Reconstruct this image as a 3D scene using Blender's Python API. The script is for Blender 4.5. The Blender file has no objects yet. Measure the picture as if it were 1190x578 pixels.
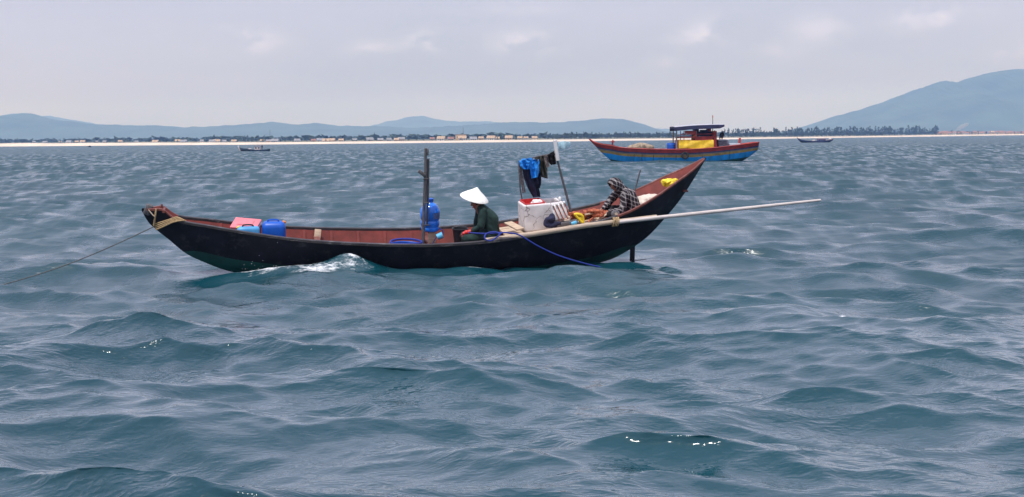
import bpy, bmesh, math, random
import numpy as np
from mathutils import Vector, Matrix, Euler, noise as mnoise

random.seed(7)
rng = np.random.default_rng(11)
SC = bpy.context.scene
COL = SC.collection
PI = math.pi

# ------------------------------------------------------------------ camera
F, H, CX, CY, HY, ROLL = 1750.0, 2.6, 595.0, 289.0, 162.3, 0.0105
th = math.atan((CY - HY) * math.cos(ROLL) / F)
FWD = np.array([0, math.cos(th), -math.sin(th)])
DN0 = np.array([0, -math.sin(th), -math.cos(th)])
RT0 = np.array([1.0, 0, 0])
RT = RT0 * math.cos(ROLL) + DN0 * math.sin(ROLL)
DN = -math.sin(ROLL) * RT0 + math.cos(ROLL) * DN0
CAM = np.array([0, 0, H])
cd = bpy.data.cameras.new('camera')
cam = bpy.data.objects.new('camera', cd)
COL.objects.link(cam)
cam.matrix_world = Matrix(((RT[0], -DN[0], -FWD[0], 0), (RT[1], -DN[1], -FWD[1], 0), (RT[2], -DN[2], -FWD[2], H), (0, 0, 0, 1)))
cd.sensor_fit = 'HORIZONTAL'
cd.angle_x = 2 * math.atan(595.0 / F)
cd.clip_start = 0.1
cd.clip_end = 60000
SC.camera = cam


def ray(u, v):
    return FWD + RT * (u - CX) / F + DN * (v - CY) / F


def at(u, v, dist):
    """world point seen at photo pixel u,v at the ground distance dist (along +Y)"""
    d = ray(u, v)
    return CAM + d * (dist / d[1])


# ------------------------------------------------------------------ world, sun
SUN_EL, SUN_AZ = math.radians(66), math.radians(205)   # azimuth from +Y clockwise
w = bpy.data.worlds.new('World')
SC.world = w
w.use_nodes = True
nt = w.node_tree
nt.nodes.clear()


def N(t, kind, **kw):
    n = t.nodes.new(kind)
    for k, v in kw.items():
        setattr(n, k, v)
    return n


def M_(t, op, a, b=None, c=None, clamp=False):
    n = t.nodes.new('ShaderNodeMath')
    n.operation = op
    n.use_clamp = clamp
    for i, x in enumerate((a, b, c)):
        if x is None:
            continue
        if isinstance(x, (int, float)):
            n.inputs[i].default_value = x
        else:
            t.links.new(x, n.inputs[i])
    return n.outputs[0]


def MIX(t, fac, a, b):
    n = t.nodes.new('ShaderNodeMix')
    n.data_type = 'RGBA'
    for sock, x in ((n.inputs[0], fac), (n.inputs[6], a), (n.inputs[7], b)):
        if isinstance(x, (int, float)):
            sock.default_value = x
        elif isinstance(x, tuple):
            sock.default_value = (*x, 1) if len(x) == 3 else x
        else:
            t.links.new(x, sock)
    return n.outputs[2]


def SMOOTH(t, x, lo, hi):
    n = t.nodes.new('ShaderNodeMapRange')
    n.interpolation_type = 'SMOOTHSTEP'
    t.links.new(x, n.inputs[0])
    n.inputs[1].default_value = lo
    n.inputs[2].default_value = hi
    return n.outputs[0]


sky = N(nt, 'ShaderNodeTexSky', sky_type='NISHITA', sun_disc=False, sun_elevation=SUN_EL, sun_rotation=SUN_AZ)
sky.air_density = 1.0
sky.dust_density = 2.0
sky.ozone_density = 1.5
tc = N(nt, 'ShaderNodeTexCoord')
sep = N(nt, 'ShaderNodeSeparateXYZ')
nt.links.new(tc.outputs['Generated'], sep.inputs[0])
DX, DY, DZ = sep.outputs
# a thin high veil of cloud over the whole sky, thicker towards the horizon
mp = N(nt, 'ShaderNodeMapping')
mp.inputs['Scale'].default_value = (1.0, 1.0, 5.0)
nt.links.new(tc.outputs['Generated'], mp.inputs[0])
n1 = N(nt, 'ShaderNodeTexNoise')
n1.inputs['Scale'].default_value = 2.6
n1.inputs['Detail'].default_value = 7
n1.inputs['Roughness'].default_value = 0.55
nt.links.new(mp.outputs[0], n1.inputs['Vector'])
veil = SMOOTH(nt, n1.outputs[0], 0.25, 0.72)
veil = M_(nt, 'MULTIPLY_ADD', veil, 0.38, 0.58)
# thin overcast brightens from the horizon to the zenith (CIE overcast-like)
up_ = M_(nt, 'MULTIPLY_ADD', M_(nt, 'MAXIMUM', DZ, 0.0), 0.7, 0.98)
vs_ = N(nt, 'ShaderNodeVectorMath', operation='SCALE')
vs_.inputs[0].default_value = (6.5, 6.65, 8.9)
nt.links.new(up_, vs_.inputs['Scale'])
c1 = MIX(nt, veil, sky.outputs[0], vs_.outputs[0])
# small fair-weather puffs low over the coast
n2 = N(nt, 'ShaderNodeTexNoise')
n2.inputs['Scale'].default_value = 26
n2.inputs['Detail'].default_value = 6
n2.inputs['Roughness'].default_value = 0.62
mp2 = N(nt, 'ShaderNodeMapping')
mp2.inputs['Scale'].default_value = (1.0, 1.0, 2.0)
nt.links.new(tc.outputs['Generated'], mp2.inputs[0])
nt.links.new(mp2.outputs[0], n2.inputs['Vector'])
tot = None
for (u, v, ru, rv, amp) in ((280, 48, 40, 12, 1.0), (497, 48, 26, 11, .9), (608, 49, 38, 12, .85), (432, 58, 28, 11, .6), (672, 51, 22, 8, .5), (832, 36, 30, 14, .85), (800, 44, 26, 8, .45), (950, 34, 34, 16, .6), (1085, 20, 46, 14, .75), (770, 74, 22, 9, .35), (905, 60, 26, 10, .35), (1180, 60, 40, 14, .5), (600, 10, 60, 8, .3)):
    d = ray(u, v)
    d = d / np.linalg.norm(d)
    az, el = d[0] / d[1], d[2]
    q = M_(nt, 'DIVIDE', DX, M_(nt, 'MAXIMUM', DY, 0.05))
    dx = M_(nt, 'MULTIPLY', M_(nt, 'SUBTRACT', q, float(az)), F / ru)
    dz = M_(nt, 'MULTIPLY', M_(nt, 'SUBTRACT', DZ, float(el)), F / rv)
    r2 = M_(nt, 'ADD', M_(nt, 'MULTIPLY', dx, dx), M_(nt, 'MULTIPLY', dz, dz))
    g = M_(nt, 'MULTIPLY', M_(nt, 'POWER', 2.718, M_(nt, 'MULTIPLY', r2, -1.0)), amp)
    tot = g if tot is None else M_(nt, 'ADD', tot, g)
puff = M_(nt, 'MULTIPLY', tot, SMOOTH(nt, n2.outputs[0], 0.42, 0.60), clamp=True)
front = SMOOTH(nt, DY, 0.1, 0.4)
puff = M_(nt, 'MULTIPLY', M_(nt, 'MULTIPLY', puff, front), 0.9)
c2 = MIX(nt, puff, c1, (9.2, 9.3, 12.4))
bgn = N(nt, 'ShaderNodeBackground')
bgn.inputs[1].default_value = 0.1
nt.links.new(c2, bgn.inputs[0])
wo = N(nt, 'ShaderNodeOutputWorld')
nt.links.new(bgn.outputs[0], wo.inputs[0])

sl = bpy.data.lights.new('sun', 'SUN')
sl.energy = 3.6
sl.angle = math.radians(0.6)
sl.color = (1.0, 0.98, 0.96)
sun = bpy.data.objects.new('sun', sl)
COL.objects.link(sun)
sdir = Vector((math.sin(SUN_AZ) * math.cos(SUN_EL), math.cos(SUN_AZ) * math.cos(SUN_EL), math.sin(SUN_EL)))
sun.rotation_euler = (-sdir).to_track_quat('-Z', 'Y').to_euler()
sun.location = (0, -20, 60)

SC.view_settings.view_transform = 'Standard'
SC.view_settings.look = 'None'
SC.view_settings.exposure = 0.0
SC.view_settings.gamma = 1.0
SC.view_settings.use_curve_mapping = False
SC.render.engine = 'CYCLES'
SC.cycles.use_denoising = True
SC.cycles.sample_clamp_indirect = 4.0
SC.cycles.sample_clamp_direct = 12.0
SC.cycles.max_bounces = 6
SC.cycles.volume_bounces = 0
SC.cycles.transparent_max_bounces = 8


# ------------------------------------------------------------------ materials
def lin(c):
    return tuple((x / 255 / 12.92) if x / 255 <= 0.04045 else ((x / 255 + 0.055) / 1.055) ** 2.4 for x in c)


def mat(name, col, rough=0.6, var=0.25, scale=6.0, bump=0.0, bscale=None, stain=None, stain_amt=0.0, stain_scale=3.0, spec=0.4, metal=0.0, stretch=(1, 1, 1), trans=0.0):
    m = bpy.data.materials.new(name)
    m.use_nodes = True
    t = m.node_tree
    b = t.nodes['Principled BSDF']
    co = N(t, 'ShaderNodeTexCoord')
    mp = N(t, 'ShaderNodeMapping')
    mp.inputs['Scale'].default_value = stretch
    t.links.new(co.outputs['Object'], mp.inputs[0])
    nz = N(t, 'ShaderNodeTexNoise')
    nz.inputs['Scale'].default_value = scale
    nz.inputs['Detail'].default_value = 6
    nz.inputs['Roughness'].default_value = 0.6
    t.links.new(mp.outputs[0], nz.inputs['Vector'])
    f = SMOOTH(t, nz.outputs[0], 0.3, 0.7)
    lo = tuple(x * (1 - var) for x in col)
    hi = tuple(min(1, x * (1 + var)) for x in col)
    c = MIX(t, f, lo, hi)
    if stain:
        n3 = N(t, 'ShaderNodeTexNoise')
        n3.inputs['Scale'].default_value = stain_scale
        n3.inputs['Detail'].default_value = 8
        n3.inputs['Roughness'].default_value = 0.7
        t.links.new(mp.outputs[0], n3.inputs['Vector'])
        s = M_(t, 'MULTIPLY', SMOOTH(t, n3.outputs[0], 0.52, 0.68), stain_amt)
        c = MIX(t, s, c, stain)
    t.links.new(c, b.inputs['Base Color'])
    b.inputs['Roughness'].default_value = rough
    b.inputs['Specular IOR Level'].default_value = spec
    b.inputs['Metallic'].default_value = metal
    if trans:
        b.inputs['Transmission Weight'].default_value = trans
    if bump:
        nb = N(t, 'ShaderNodeTexNoise')
        nb.inputs['Scale'].default_value = bscale or scale * 4
        nb.inputs['Detail'].default_value = 5
        t.links.new(mp.outputs[0], nb.inputs['Vector'])
        bp = N(t, 'ShaderNodeBump')
        bp.inputs['Strength'].default_value = 0.6
        bp.inputs['Distance'].default_value = bump
        t.links.new(nb.outputs[0], bp.inputs['Height'])
        t.links.new(bp.outputs[0], b.inputs['Normal'])
    return m


BLACK = mat('tarred_black', (0.011, 0.011, 0.019), 0.62, 0.35, 2.5, 0.004, 30, stain=(0.075, 0.07, 0.075), stain_amt=0.4, stain_scale=4, spec=0.25)
GREEN = mat('green_bottom_paint', (0.006, 0.055, 0.050), 0.5, 0.3, 3, 0.003, 25)
RED = mat('oxide_red_paint', (0.17, 0.030, 0.022), 0.6, 0.25, 4, 0.003, 30, stain=(0.09, 0.03, 0.025), stain_amt=0.5)
RAIL = mat('worn_dark_rail', (0.035, 0.031, 0.035), 0.5, 0.4, 8, 0.004, 30, stain=(0.22, 0.20, 0.20), stain_amt=0.6, stain_scale=6, stretch=(.5, 2, 2))
REDRAIL = mat('red_rail', (0.15, 0.045, 0.035), 0.55, 0.3, 8, 0.003, stain=(0.30, 0.18, 0.15), stain_amt=0.5, stain_scale=5)
WOOD = mat('pale_wood', (0.50, 0.38, 0.27), 0.75, 0.25, 5, 0.003, 40, stain=(0.25, 0.18, 0.12), stain_amt=0.5, stretch=(1, 6, 6))
GREYWOOD = mat('grey_wood', (0.10, 0.095, 0.10), 0.8, 0.4, 8, 0.004, 40, stretch=(8, 8, 1))
POLE = mat('bleached_pole', (0.42, 0.33, 0.25), 0.65, 0.2, 3, 0.003, 40, stain=(0.3, 0.23, 0.18), stain_amt=0.6, stretch=(1, 8, 8))
ROPE = mat('tan_rope', (0.42, 0.29, 0.15), 0.9, 0.35, 40, 0.004, 90)
LINE = mat('grey_line', (0.10, 0.10, 0.10), 0.9, 0.3, 20)
BROPE = mat('blue_rope', (0.012, 0.03, 0.24), 0.7, 0.3, 40, 0.003, 90)
BLUE = mat('royal_blue_plastic', (0.004, 0.085, 0.45), 0.4, 0.15, 4, stain=(0.02, 0.07, 0.35), stain_amt=.4)
LBLUE = mat('light_blue_plastic', (0.08, 0.32, 0.62), 0.45, 0.15, 5)
CYAN = mat('cyan_plastic', (0.10, 0.42, 0.65), 0.45, 0.15, 8)
JUG = mat('blue_jug_plastic', (0.012, 0.17, 0.72), 0.18, 0.12, 4, spec=.6)
JUGL = mat('jug_label', (0.06, 0.10, 0.24), 0.5, 0.5, 40)
PINK = mat('bleached_red_lid', (0.72, 0.19, 0.22), 0.5, 0.12, 5)
REDP = mat('red_plastic', (0.55, 0.035, 0.035), 0.45, 0.15, 6)
WHITEP = mat('white_plastic', (0.78, 0.76, 0.75), 0.5, 0.06, 6)
YEL = mat('yellow_plastic', (0.78, 0.60, 0.03), 0.45, 0.15, 6)
ORG = mat('orange_cap', (0.75, 0.25, 0.03), 0.5, 0.1, 6)
DARK = mat('dark_plastic', (0.02, 0.022, 0.028), 0.5, 0.3, 8)
CREAM = mat('cream_sacking', (0.62, 0.54, 0.46), 0.85, 0.15, 9, 0.01, 14, stain=(0.4, 0.32, 0.26), stain_amt=.5)
GRNCLOTH = mat('dark_green_cloth', (0.014, 0.036, 0.032), 0.9, 0.3, 7, 0.008, 16)
NAVY = mat('navy_cloth', (0.018, 0.020, 0.05), 0.9, 0.3, 9, 0.008, 18)
BLUECLOTH = mat('bright_blue_nylon', (0.015, 0.24, 0.72), 0.55, 0.25, 10, 0.01, 14)
OLIVE = mat('olive_cloth', (0.055, 0.055, 0.043), 0.9, 0.3, 9, 0.008, 18)
BLKCLOTH = mat('black_cloth', (0.012, 0.010, 0.013), 0.9, 0.4, 9, 0.008, 18)
GREYCLOTH = mat('grey_cloth', (0.13, 0.12, 0.13), 0.9, 0.5, 30, 0.006, 18)
SKIN = mat('skin', (0.28, 0.13, 0.085), 0.55, 0.15, 8)
HAIR = mat('black_hair', (0.012, 0.010, 0.010), 0.6, 0.3, 20)
NET = mat('orange_net', (0.36, 0.10, 0.05), 0.9, 0.5, 30, 0.02, 40)
IRON = mat('grey_iron', (0.12, 0.12, 0.13), 0.5, 0.4, 20, metal=0.3)


def hat_material():
    m = mat('palm_leaf_hat', (0.84, 0.82, 0.76), 0.7, 0.05, 10)
    t = m.node_tree
    b = t.nodes['Principled BSDF']
    co = N(t, 'ShaderNodeTexCoord')
    wv = N(t, 'ShaderNodeTexWave', wave_type='RINGS', rings_direction='Z')
    wv.inputs['Scale'].default_value = 14
    wv.inputs['Distortion'].default_value = 1.0
    t.links.new(co.outputs['Object'], wv.inputs[0])
    bp = N(t, 'ShaderNodeBump')
    bp.inputs['Strength'].default_value = .4
    bp.inputs['Distance'].default_value = 0.004
    t.links.new(wv.outputs[1], bp.inputs['Height'])
    t.links.new(bp.outputs[0], b.inputs['Normal'])
    return m


def plaid_material():
    m = mat('plaid_flannel', (0.5, 0.5, 0.5), 0.9, 0.2, 8)
    t = m.node_tree
    b = t.nodes['Principled BSDF']
    co = N(t, 'ShaderNodeTexCoord')
    nz = N(t, 'ShaderNodeTexNoise')
    nz.inputs['Scale'].default_value = 5
    t.links.new(co.outputs['Object'], nz.inputs['Vector'])
    wob = M_(t, 'MULTIPLY', M_(t, 'SUBTRACT', nz.outputs[0], 0.5), 0.10)
    s = N(t, 'ShaderNodeSeparateXYZ')
    t.links.new(co.outputs['Object'], s.inputs[0])
    a = M_(t, 'ADD', M_(t, 'MULTIPLY_ADD', s.outputs[1], 0.7, s.outputs[0]), wob)
    c = M_(t, 'ADD', M_(t, 'MULTIPLY_ADD', s.outputs[0], 0.35, s.outputs[2]), wob)
    fs = []
    for x in (a, c):
        fr = M_(t, 'FRACT', M_(t, 'DIVIDE', x, 0.092))
        fs.append(M_(t, 'LESS_THAN', fr, 0.24))
    sm = M_(t, 'MULTIPLY', M_(t, 'ADD', fs[0], fs[1]), 0.5)
    col = MIX(t, sm, (0.014, 0.009, 0.015), (0.38, 0.35, 0.35))
    t.links.new(col, b.inputs['Base Color'])
    bp = N(t, 'ShaderNodeBump')
    bp.inputs['Distance'].default_value = 0.012
    bp.inputs['Strength'].default_value = .6
    n2 = N(t, 'ShaderNodeTexNoise')
    n2.inputs['Scale'].default_value = 14
    t.links.new(co.outputs['Object'], n2.inputs['Vector'])
    t.links.new(n2.outputs[0], bp.inputs['Height'])
    t.links.new(bp.outputs[0], b.inputs['Normal'])
    return m


def styro_material():
    m = mat('styrofoam', (0.66, 0.62, 0.61), 0.85, 0.10, 4, 0.003, 90, stain=(0.50, 0.43, 0.40), stain_amt=.5)
    t = m.node_tree
    b = t.nodes['Principled BSDF']
    base = b.inputs['Base Color'].links[0].from_socket
    co = N(t, 'ShaderNodeTexCoord')
    nz = N(t, 'ShaderNodeTexNoise')
    nz.inputs['Scale'].default_value = 9
    t.links.new(co.outputs['Object'], nz.inputs['Vector'])
    ad = N(t, 'ShaderNodeMixRGB', blend_type='LINEAR_LIGHT')
    ad.inputs[0].default_value = 0.10
    t.links.new(co.outputs['Object'], ad.inputs[1])
    t.links.new(nz.outputs['Color'], ad.inputs[2])
    vo = N(t, 'ShaderNodeTexVoronoi', feature='DISTANCE_TO_EDGE')
    vo.inputs['Scale'].default_value = 3.2
    t.links.new(ad.outputs[0], vo.inputs['Vector'])
    n4 = N(t, 'ShaderNodeTexNoise')
    n4.inputs['Scale'].default_value = 5
    t.links.new(co.outputs['Object'], n4.inputs['Vector'])
    thr = M_(t, 'MULTIPLY', SMOOTH(t, n4.outputs[0], 0.40, 0.6), 0.030)
    crack = M_(t, 'LESS_THAN', vo.outputs[0], thr)
    c = MIX(t, M_(t, 'MULTIPLY', crack, .7), base, (0.16, 0.12, 0.11))
    t.links.new(c, b.inputs['Base Color'])
    return m


HATM, PLAID, STYRO = hat_material(), plaid_material(), styro_material()


# ------------------------------------------------------------------ mesh builder
class MB:
    def __init__(self):
        self.v, self.f, self.m = [], [], []

    def add(self, vs, fs, mi=0):
        o = len(self.v)
        self.v += [tuple(x) for x in vs]
        self.f += [tuple(i + o for i in f) for f in fs]
        self.m += [mi] * len(fs)
        return self

    def box(self, c, s, rot=(0, 0, 0), mi=0, bev=0.0, taper=1.0):
        c = Vector(c)
        R = Euler(rot).to_matrix()
        hx, hy, hz = s[0] / 2, s[1] / 2, s[2] / 2
        bev = min(bev, hx * .9, hy * .9, hz * .9)
        if bev <= 0:
            vs = [(x * hx * (taper if z < 0 else 1), y * hy * (taper if z < 0 else 1), z * hz) for z in (-1, 1) for x, y in ((-1, -1), (1, -1), (1, 1), (-1, 1))]
            fs = [(3, 2, 1, 0), (4, 5, 6, 7), (0, 1, 5, 4), (1, 2, 6, 5), (2, 3, 7, 6), (3, 0, 4, 7)]
        else:
            rings = []
            for z, ins in ((-hz, bev), (-hz + bev * .3, bev * .3), (-hz + bev, 0), (hz - bev, 0), (hz - bev * .3, bev * .3), (hz, bev)):
                k = taper + (1 - taper) * (z + hz) / (2 * hz)
                ring = []
                for qx, qy in ((1, 1), (-1, 1), (-1, -1), (1, -1)):
                    a0 = {(1, 1): 0, (-1, 1): 90, (-1, -1): 180, (1, -1): 270}[(qx, qy)]
                    for da in (0, 30, 60, 90):
                        a = math.radians(a0 + da)
                        rr = bev
                        ring.append((qx * (hx * k - rr) + math.cos(a) * (rr - ins), qy * (hy * k - rr) + math.sin(a) * (rr - ins), z))
                rings.append(ring)
            n = 16
            vs = [p for r in rings for p in r]
            fs = [(i * n + j, i * n + (j + 1) % n, (i + 1) * n + (j + 1) % n, (i + 1) * n + j) for i in range(5) for j in range(n)]
            fs += [tuple(reversed(range(n))), tuple(range(5 * n, 6 * n))]
        return self.add([c + R @ Vector(p) for p in vs], fs, mi)

    def tube(self, pts, r, n=8, mi=0, flat=1.0, nz=0.0, seed=0, caps=True, twist=0.0):
        pts = [Vector(p) for p in pts]
        k = len(pts)
        rs = r if isinstance(r, (list, tuple)) else [r] * k
        up = None
        vs = []
        for i, p in enumerate(pts):
            t = (pts[min(i + 1, k - 1)] - pts[max(i - 1, 0)])
            t = t.normalized() if t.length > 1e-9 else Vector((0, 0, 1))
            if up is None:
                up = Vector((0, 1, 0)) if abs(t.y) < 0.9 else Vector((1, 0, 0))
            a = (up - t * up.dot(t)).normalized()
            up = a
            b = t.cross(a)
            for j in range(n):
                an = 2 * PI * j / n + twist * i
                rr = rs[i]
                q = a * (math.cos(an) * rr * flat) + b * (math.sin(an) * rr)
                if nz:
                    q *= 1 + nz * mnoise.noise((p + q) * 9 + Vector((seed * 7.1, 0, 0))) * 1.6
                vs.append(p + q)
        fs = [(i * n + j, i * n + (j + 1) % n, (i + 1) * n + (j + 1) % n, (i + 1) * n + j) for i in range(k - 1) for j in range(n)]
        if caps:
            fs += [tuple(reversed(range(n))), tuple(range((k - 1) * n, k * n))]
        return self.add(vs, fs, mi)

    def lathe(self, prof, n=20, M=None, mi=0):
        M = M or Matrix.Identity(4)
        vs = []
        for r, z in prof:
            for j in range(n):
                a = 2 * PI * j / n
                vs.append(M @ Vector((r * math.cos(a), r * math.sin(a), z)))
        fs = [(i * n + j, i * n + (j + 1) % n, (i + 1) * n + (j + 1) % n, (i + 1) * n + j) for i in range(len(prof) - 1) for j in range(n)]
        if prof[0][0] > 1e-5:
            fs.append(tuple(reversed(range(n))))
        if prof[-1][0] > 1e-5:
            fs.append(tuple(range((len(prof) - 1) * n, len(prof) * n)))
        return self.add(vs, fs, mi)

    def ball(self, c, r, seg=12, rings=8, mi=0, nz=0.0, seed=0, rot=None):
        c = Vector(c)
        r = Vector(r) if not isinstance(r, (int, float)) else Vector((r, r, r))
        R = Euler(rot).to_matrix() if rot else Matrix.Identity(3)
        vs = []
        for i in range(rings + 1):
            ph = PI * i / rings
            for j in range(seg):
                a = 2 * PI * j / seg
                d = Vector((math.sin(ph) * math.cos(a), math.sin(ph) * math.sin(a), -math.cos(ph)))
                k = 1 + nz * mnoise.noise(d * 2.2 + Vector((seed * 3.7, seed, 0))) if nz else 1
                if nz:
                    k += nz * .5 * mnoise.noise(d * 5.5 + Vector((seed * 3.7, seed, 5)))
                vs.append(c + R @ Vector((d.x * r.x * k, d.y * r.y * k, d.z * r.z * k)))
        fs = [(i * seg + j, i * seg + (j + 1) % seg, (i + 1) * seg + (j + 1) % seg, (i + 1) * seg + j) for i in range(rings) for j in range(seg)]
        return self.add(vs, fs, mi)

    def capsule(self, a, b, ra, rb, n=10):
        self.ball(a, ra, n, 6)
        self.ball(b, rb, n, 6)
        return self.tube([a, b], [ra, rb], n)

    def loft(self, rings, mis=None, closed=False):
        n = len(rings[0])
        vs = [p for r in rings for p in r]
        o = len(self.v)
        self.v += [tuple(p) for p in vs]
        for i in range(len(rings) - 1):
            for j in range(n - (0 if closed else 1)):
                self.f.append((o + i * n + j, o + i * n + (j + 1) % n, o + (i + 1) * n + (j + 1) % n, o + (i + 1) * n + j))
                self.m.append(mis[j] if mis else 0)
        return self

    def build(self, name, mats, parent=None, smooth=True, angle=40, clean=True):
        me = bpy.data.meshes.new(name)
        me.from_pydata(self.v, [], self.f)
        for m in (mats if isinstance(mats, (list, tuple)) else [mats]):
            me.materials.append(m)
        me.polygons.foreach_set('material_index', self.m)
        if clean:
            bm = bmesh.new()
            bm.from_mesh(me)
            bmesh.ops.remove_doubles(bm, verts=bm.verts, dist=1e-5)
            bmesh.ops.recalc_face_normals(bm, faces=bm.faces)
            bm.to_mesh(me)
            bm.free()
        if smooth:
            me.polygons.foreach_set('use_smooth', [True] * len(me.polygons))
            me.set_sharp_from_angle(angle=math.radians(angle))
        me.update()
        o = bpy.data.objects.new(name, me)
        COL.objects.link(o)
        if parent:
            o.parent = parent
        return o


def melt(mb, name, m, parent, voxel=0.012, smooth=6, wr=0.0, wscale=8, seed=0):
    """fuse overlapping volumes into one continuous skin"""
    tmp = mb.build(name + '_tmp', m, None, clean=True)
    md = tmp.modifiers.new('r', 'REMESH')
    md.mode = 'VOXEL'
    md.voxel_size = voxel
    ms = tmp.modifiers.new('s', 'SMOOTH')
    ms.iterations = smooth
    ms.factor = .5
    dg = bpy.context.evaluated_depsgraph_get()
    me = bpy.data.meshes.new_from_object(tmp.evaluated_get(dg))
    me.name = name
    old = tmp.data
    bpy.data.objects.remove(tmp)
    bpy.data.meshes.remove(old)
    if wr:
        for v in me.vertices:
            p = v.co
            q = Vector((p.x * wscale, p.y * wscale, p.z * wscale * .8 + p.x * 3 + seed))
            v.co += v.normal * (wr * (mnoise.noise(q) + .5 * mnoise.noise(q * 2.3)))
    me.materials.clear()
    me.materials.append(m)
    me.polygons.foreach_set('use_smooth', [True] * len(me.polygons))
    o = bpy.data.objects.new(name, me)
    COL.objects.link(o)
    o.parent = parent
    return o


def tag(o, label=None, cat=None, group=None, kind=None):
    for k, v in (('label', label), ('category', cat), ('group', group), ('kind', kind)):
        if v:
            o[k] = v
    return o


def thing(name, label, cat, M=None, group=None):
    o = bpy.data.objects.new(name, None)
    COL.objects.link(o)
    o.empty_display_size = 0.2
    if M is not None:
        o.matrix_world = M
    return tag(o, label, cat, group)


def T(x, y, z, rx=0, ry=0, rz=0):
    return Matrix.Translation((x, y, z)) @ Euler((rx, ry, rz)).to_matrix().to_4x4()


def interp(x, tab):
    return float(np.interp(x, [a for a, b in tab], [b for a, b in tab]))


def smooth_pts(pts, k=6):
    """Catmull-Rom through the points"""
    P = [Vector(p) for p in pts]
    out = []
    for i in range(len(P) - 1):
        p0, p1, p2, p3 = P[max(i - 1, 0)], P[i], P[i + 1], P[min(i + 2, len(P) - 1)]
        for j in range(k):
            t = j / k
            out.append(.5 * ((2 * p1) + (p2 - p0) * t + (2 * p0 - 5 * p1 + 4 * p2 - p3) * t * t + (3 * p1 - p0 - 3 * p2 + p3) * t ** 3))
    out.append(P[-1])
    return out


# ------------------------------------------------------------------ near boat: lines of the hull
O3 = np.array([-1.76, 30.13, 0.0])
YAW, HEEL = math.radians(10.1), math.radians(7.8)
MB4 = Matrix.Translation(O3) @ Matrix.Rotation(YAW, 4, 'Z') @ Matrix.Rotation(HEEL, 4, 'X')
MBn = np.array(MB4)[:3, :3]
SHEER = [(-5.48, 1.36), (-5.26, 1.36), (-5.16, 1.37), (-5.05, 1.345), (-4.94, 1.25), (-4.82, 1.17), (-4.65, 1.125), (-4.3, 1.07), (-3.5, .935), (-2.5, .81), (-1.2, .725), (0, .695), (1.2, .75), (2.2, .87), (3.2, 1.04), (4.0, 1.25), (4.6, 1.52), (5.1, 1.80), (5.4, 1.96), (5.79, 2.215)]
KEEL = [(-5.48, 1.31), (-5.37, 1.1), (-5.24, .96), (-4.99, .74), (-4.69, .47), (-4.28, .25), (-3.92, .10), (-3.5, 0), (-2.5, -.12), (-1, -.2), (.4, -.22), (2, -.16), (3, -.05), (3.6, .06), (3.93, .16), (4.14, .27), (4.37, .41), (4.64, .62), (4.99, 1.0), (5.25, 1.32), (5.47, 1.65), (5.79, 2.19)]
BEAM = [(-5.48, .05), (-5.25, .12), (-4.95, .2), (-4.65, .28), (-3.6, .45), (-2.4, .66), (-1, .81), (.4, .88), (1.8, .86), (3, .83), (4, .72), (4.8, .50), (5.3, .30), (5.79, .03)]
PAINT = [(-4.7, .50), (-4.5, .52), (-3.8, .37), (-2.95, .26), (-1.7, .14), (.22, .07), (1.42, .08), (2.96, .21), (3.49, .29), (3.99, .42), (4.4, .44)]
POWR = [(-5.48, .9), (-4.6, .85), (-3.6, .7), (-2, .5), (0, .42), (2, .45), (3.4, .6), (4.2, .8), (5.79, 1.0)]


def crs(tab):
    """smooth monotone-ish resampling of a hull line"""
    xs = np.array([a for a, b in tab]); ys = np.array([b for a, b in tab])
    d = np.diff(ys) / np.diff(xs)
    m = np.concatenate([[d[0]], (d[1:] + d[:-1]) / 2, [d[-1]]])

    def f(x):
        x = np.clip(np.asarray(x, float), xs[0], xs[-1])
        i = np.clip(np.searchsorted(xs, x) - 1, 0, len(xs) - 2)
        h = xs[i + 1] - xs[i]; t = (x - xs[i]) / h
        return (2 * t ** 3 - 3 * t ** 2 + 1) * ys[i] + (t ** 3 - 2 * t ** 2 + t) * h * m[i] + (-2 * t ** 3 + 3 * t ** 2) * ys[i + 1] + (t ** 3 - t ** 2) * h * m[i + 1]
    return f


fS, fK, fB, fP, fW = crs(SHEER), crs(KEEL), crs(BEAM), crs(PAINT), crs(POWR)


def loc(u, v, yl=0.0):
    """boat-local (x, z) of the point seen at photo pixel u,v in the lengthwise plane y = yl"""
    d = ray(u, v)
    n = MBn[:, 1]
    t = ((O3 - CAM) @ n + yl) / (d @ n)
    q = (CAM + d * t - O3) @ MBn
    return float(q[0]), float(q[2])


def L(u, v, yl=0.0):
    x, z = loc(u, v, yl)
    return Vector((x, yl, z))


def BT(x, y, z, rx=0, ry=0, rz=0):
    return MB4 @ T(x, y, z, rx, ry, rz)


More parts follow.
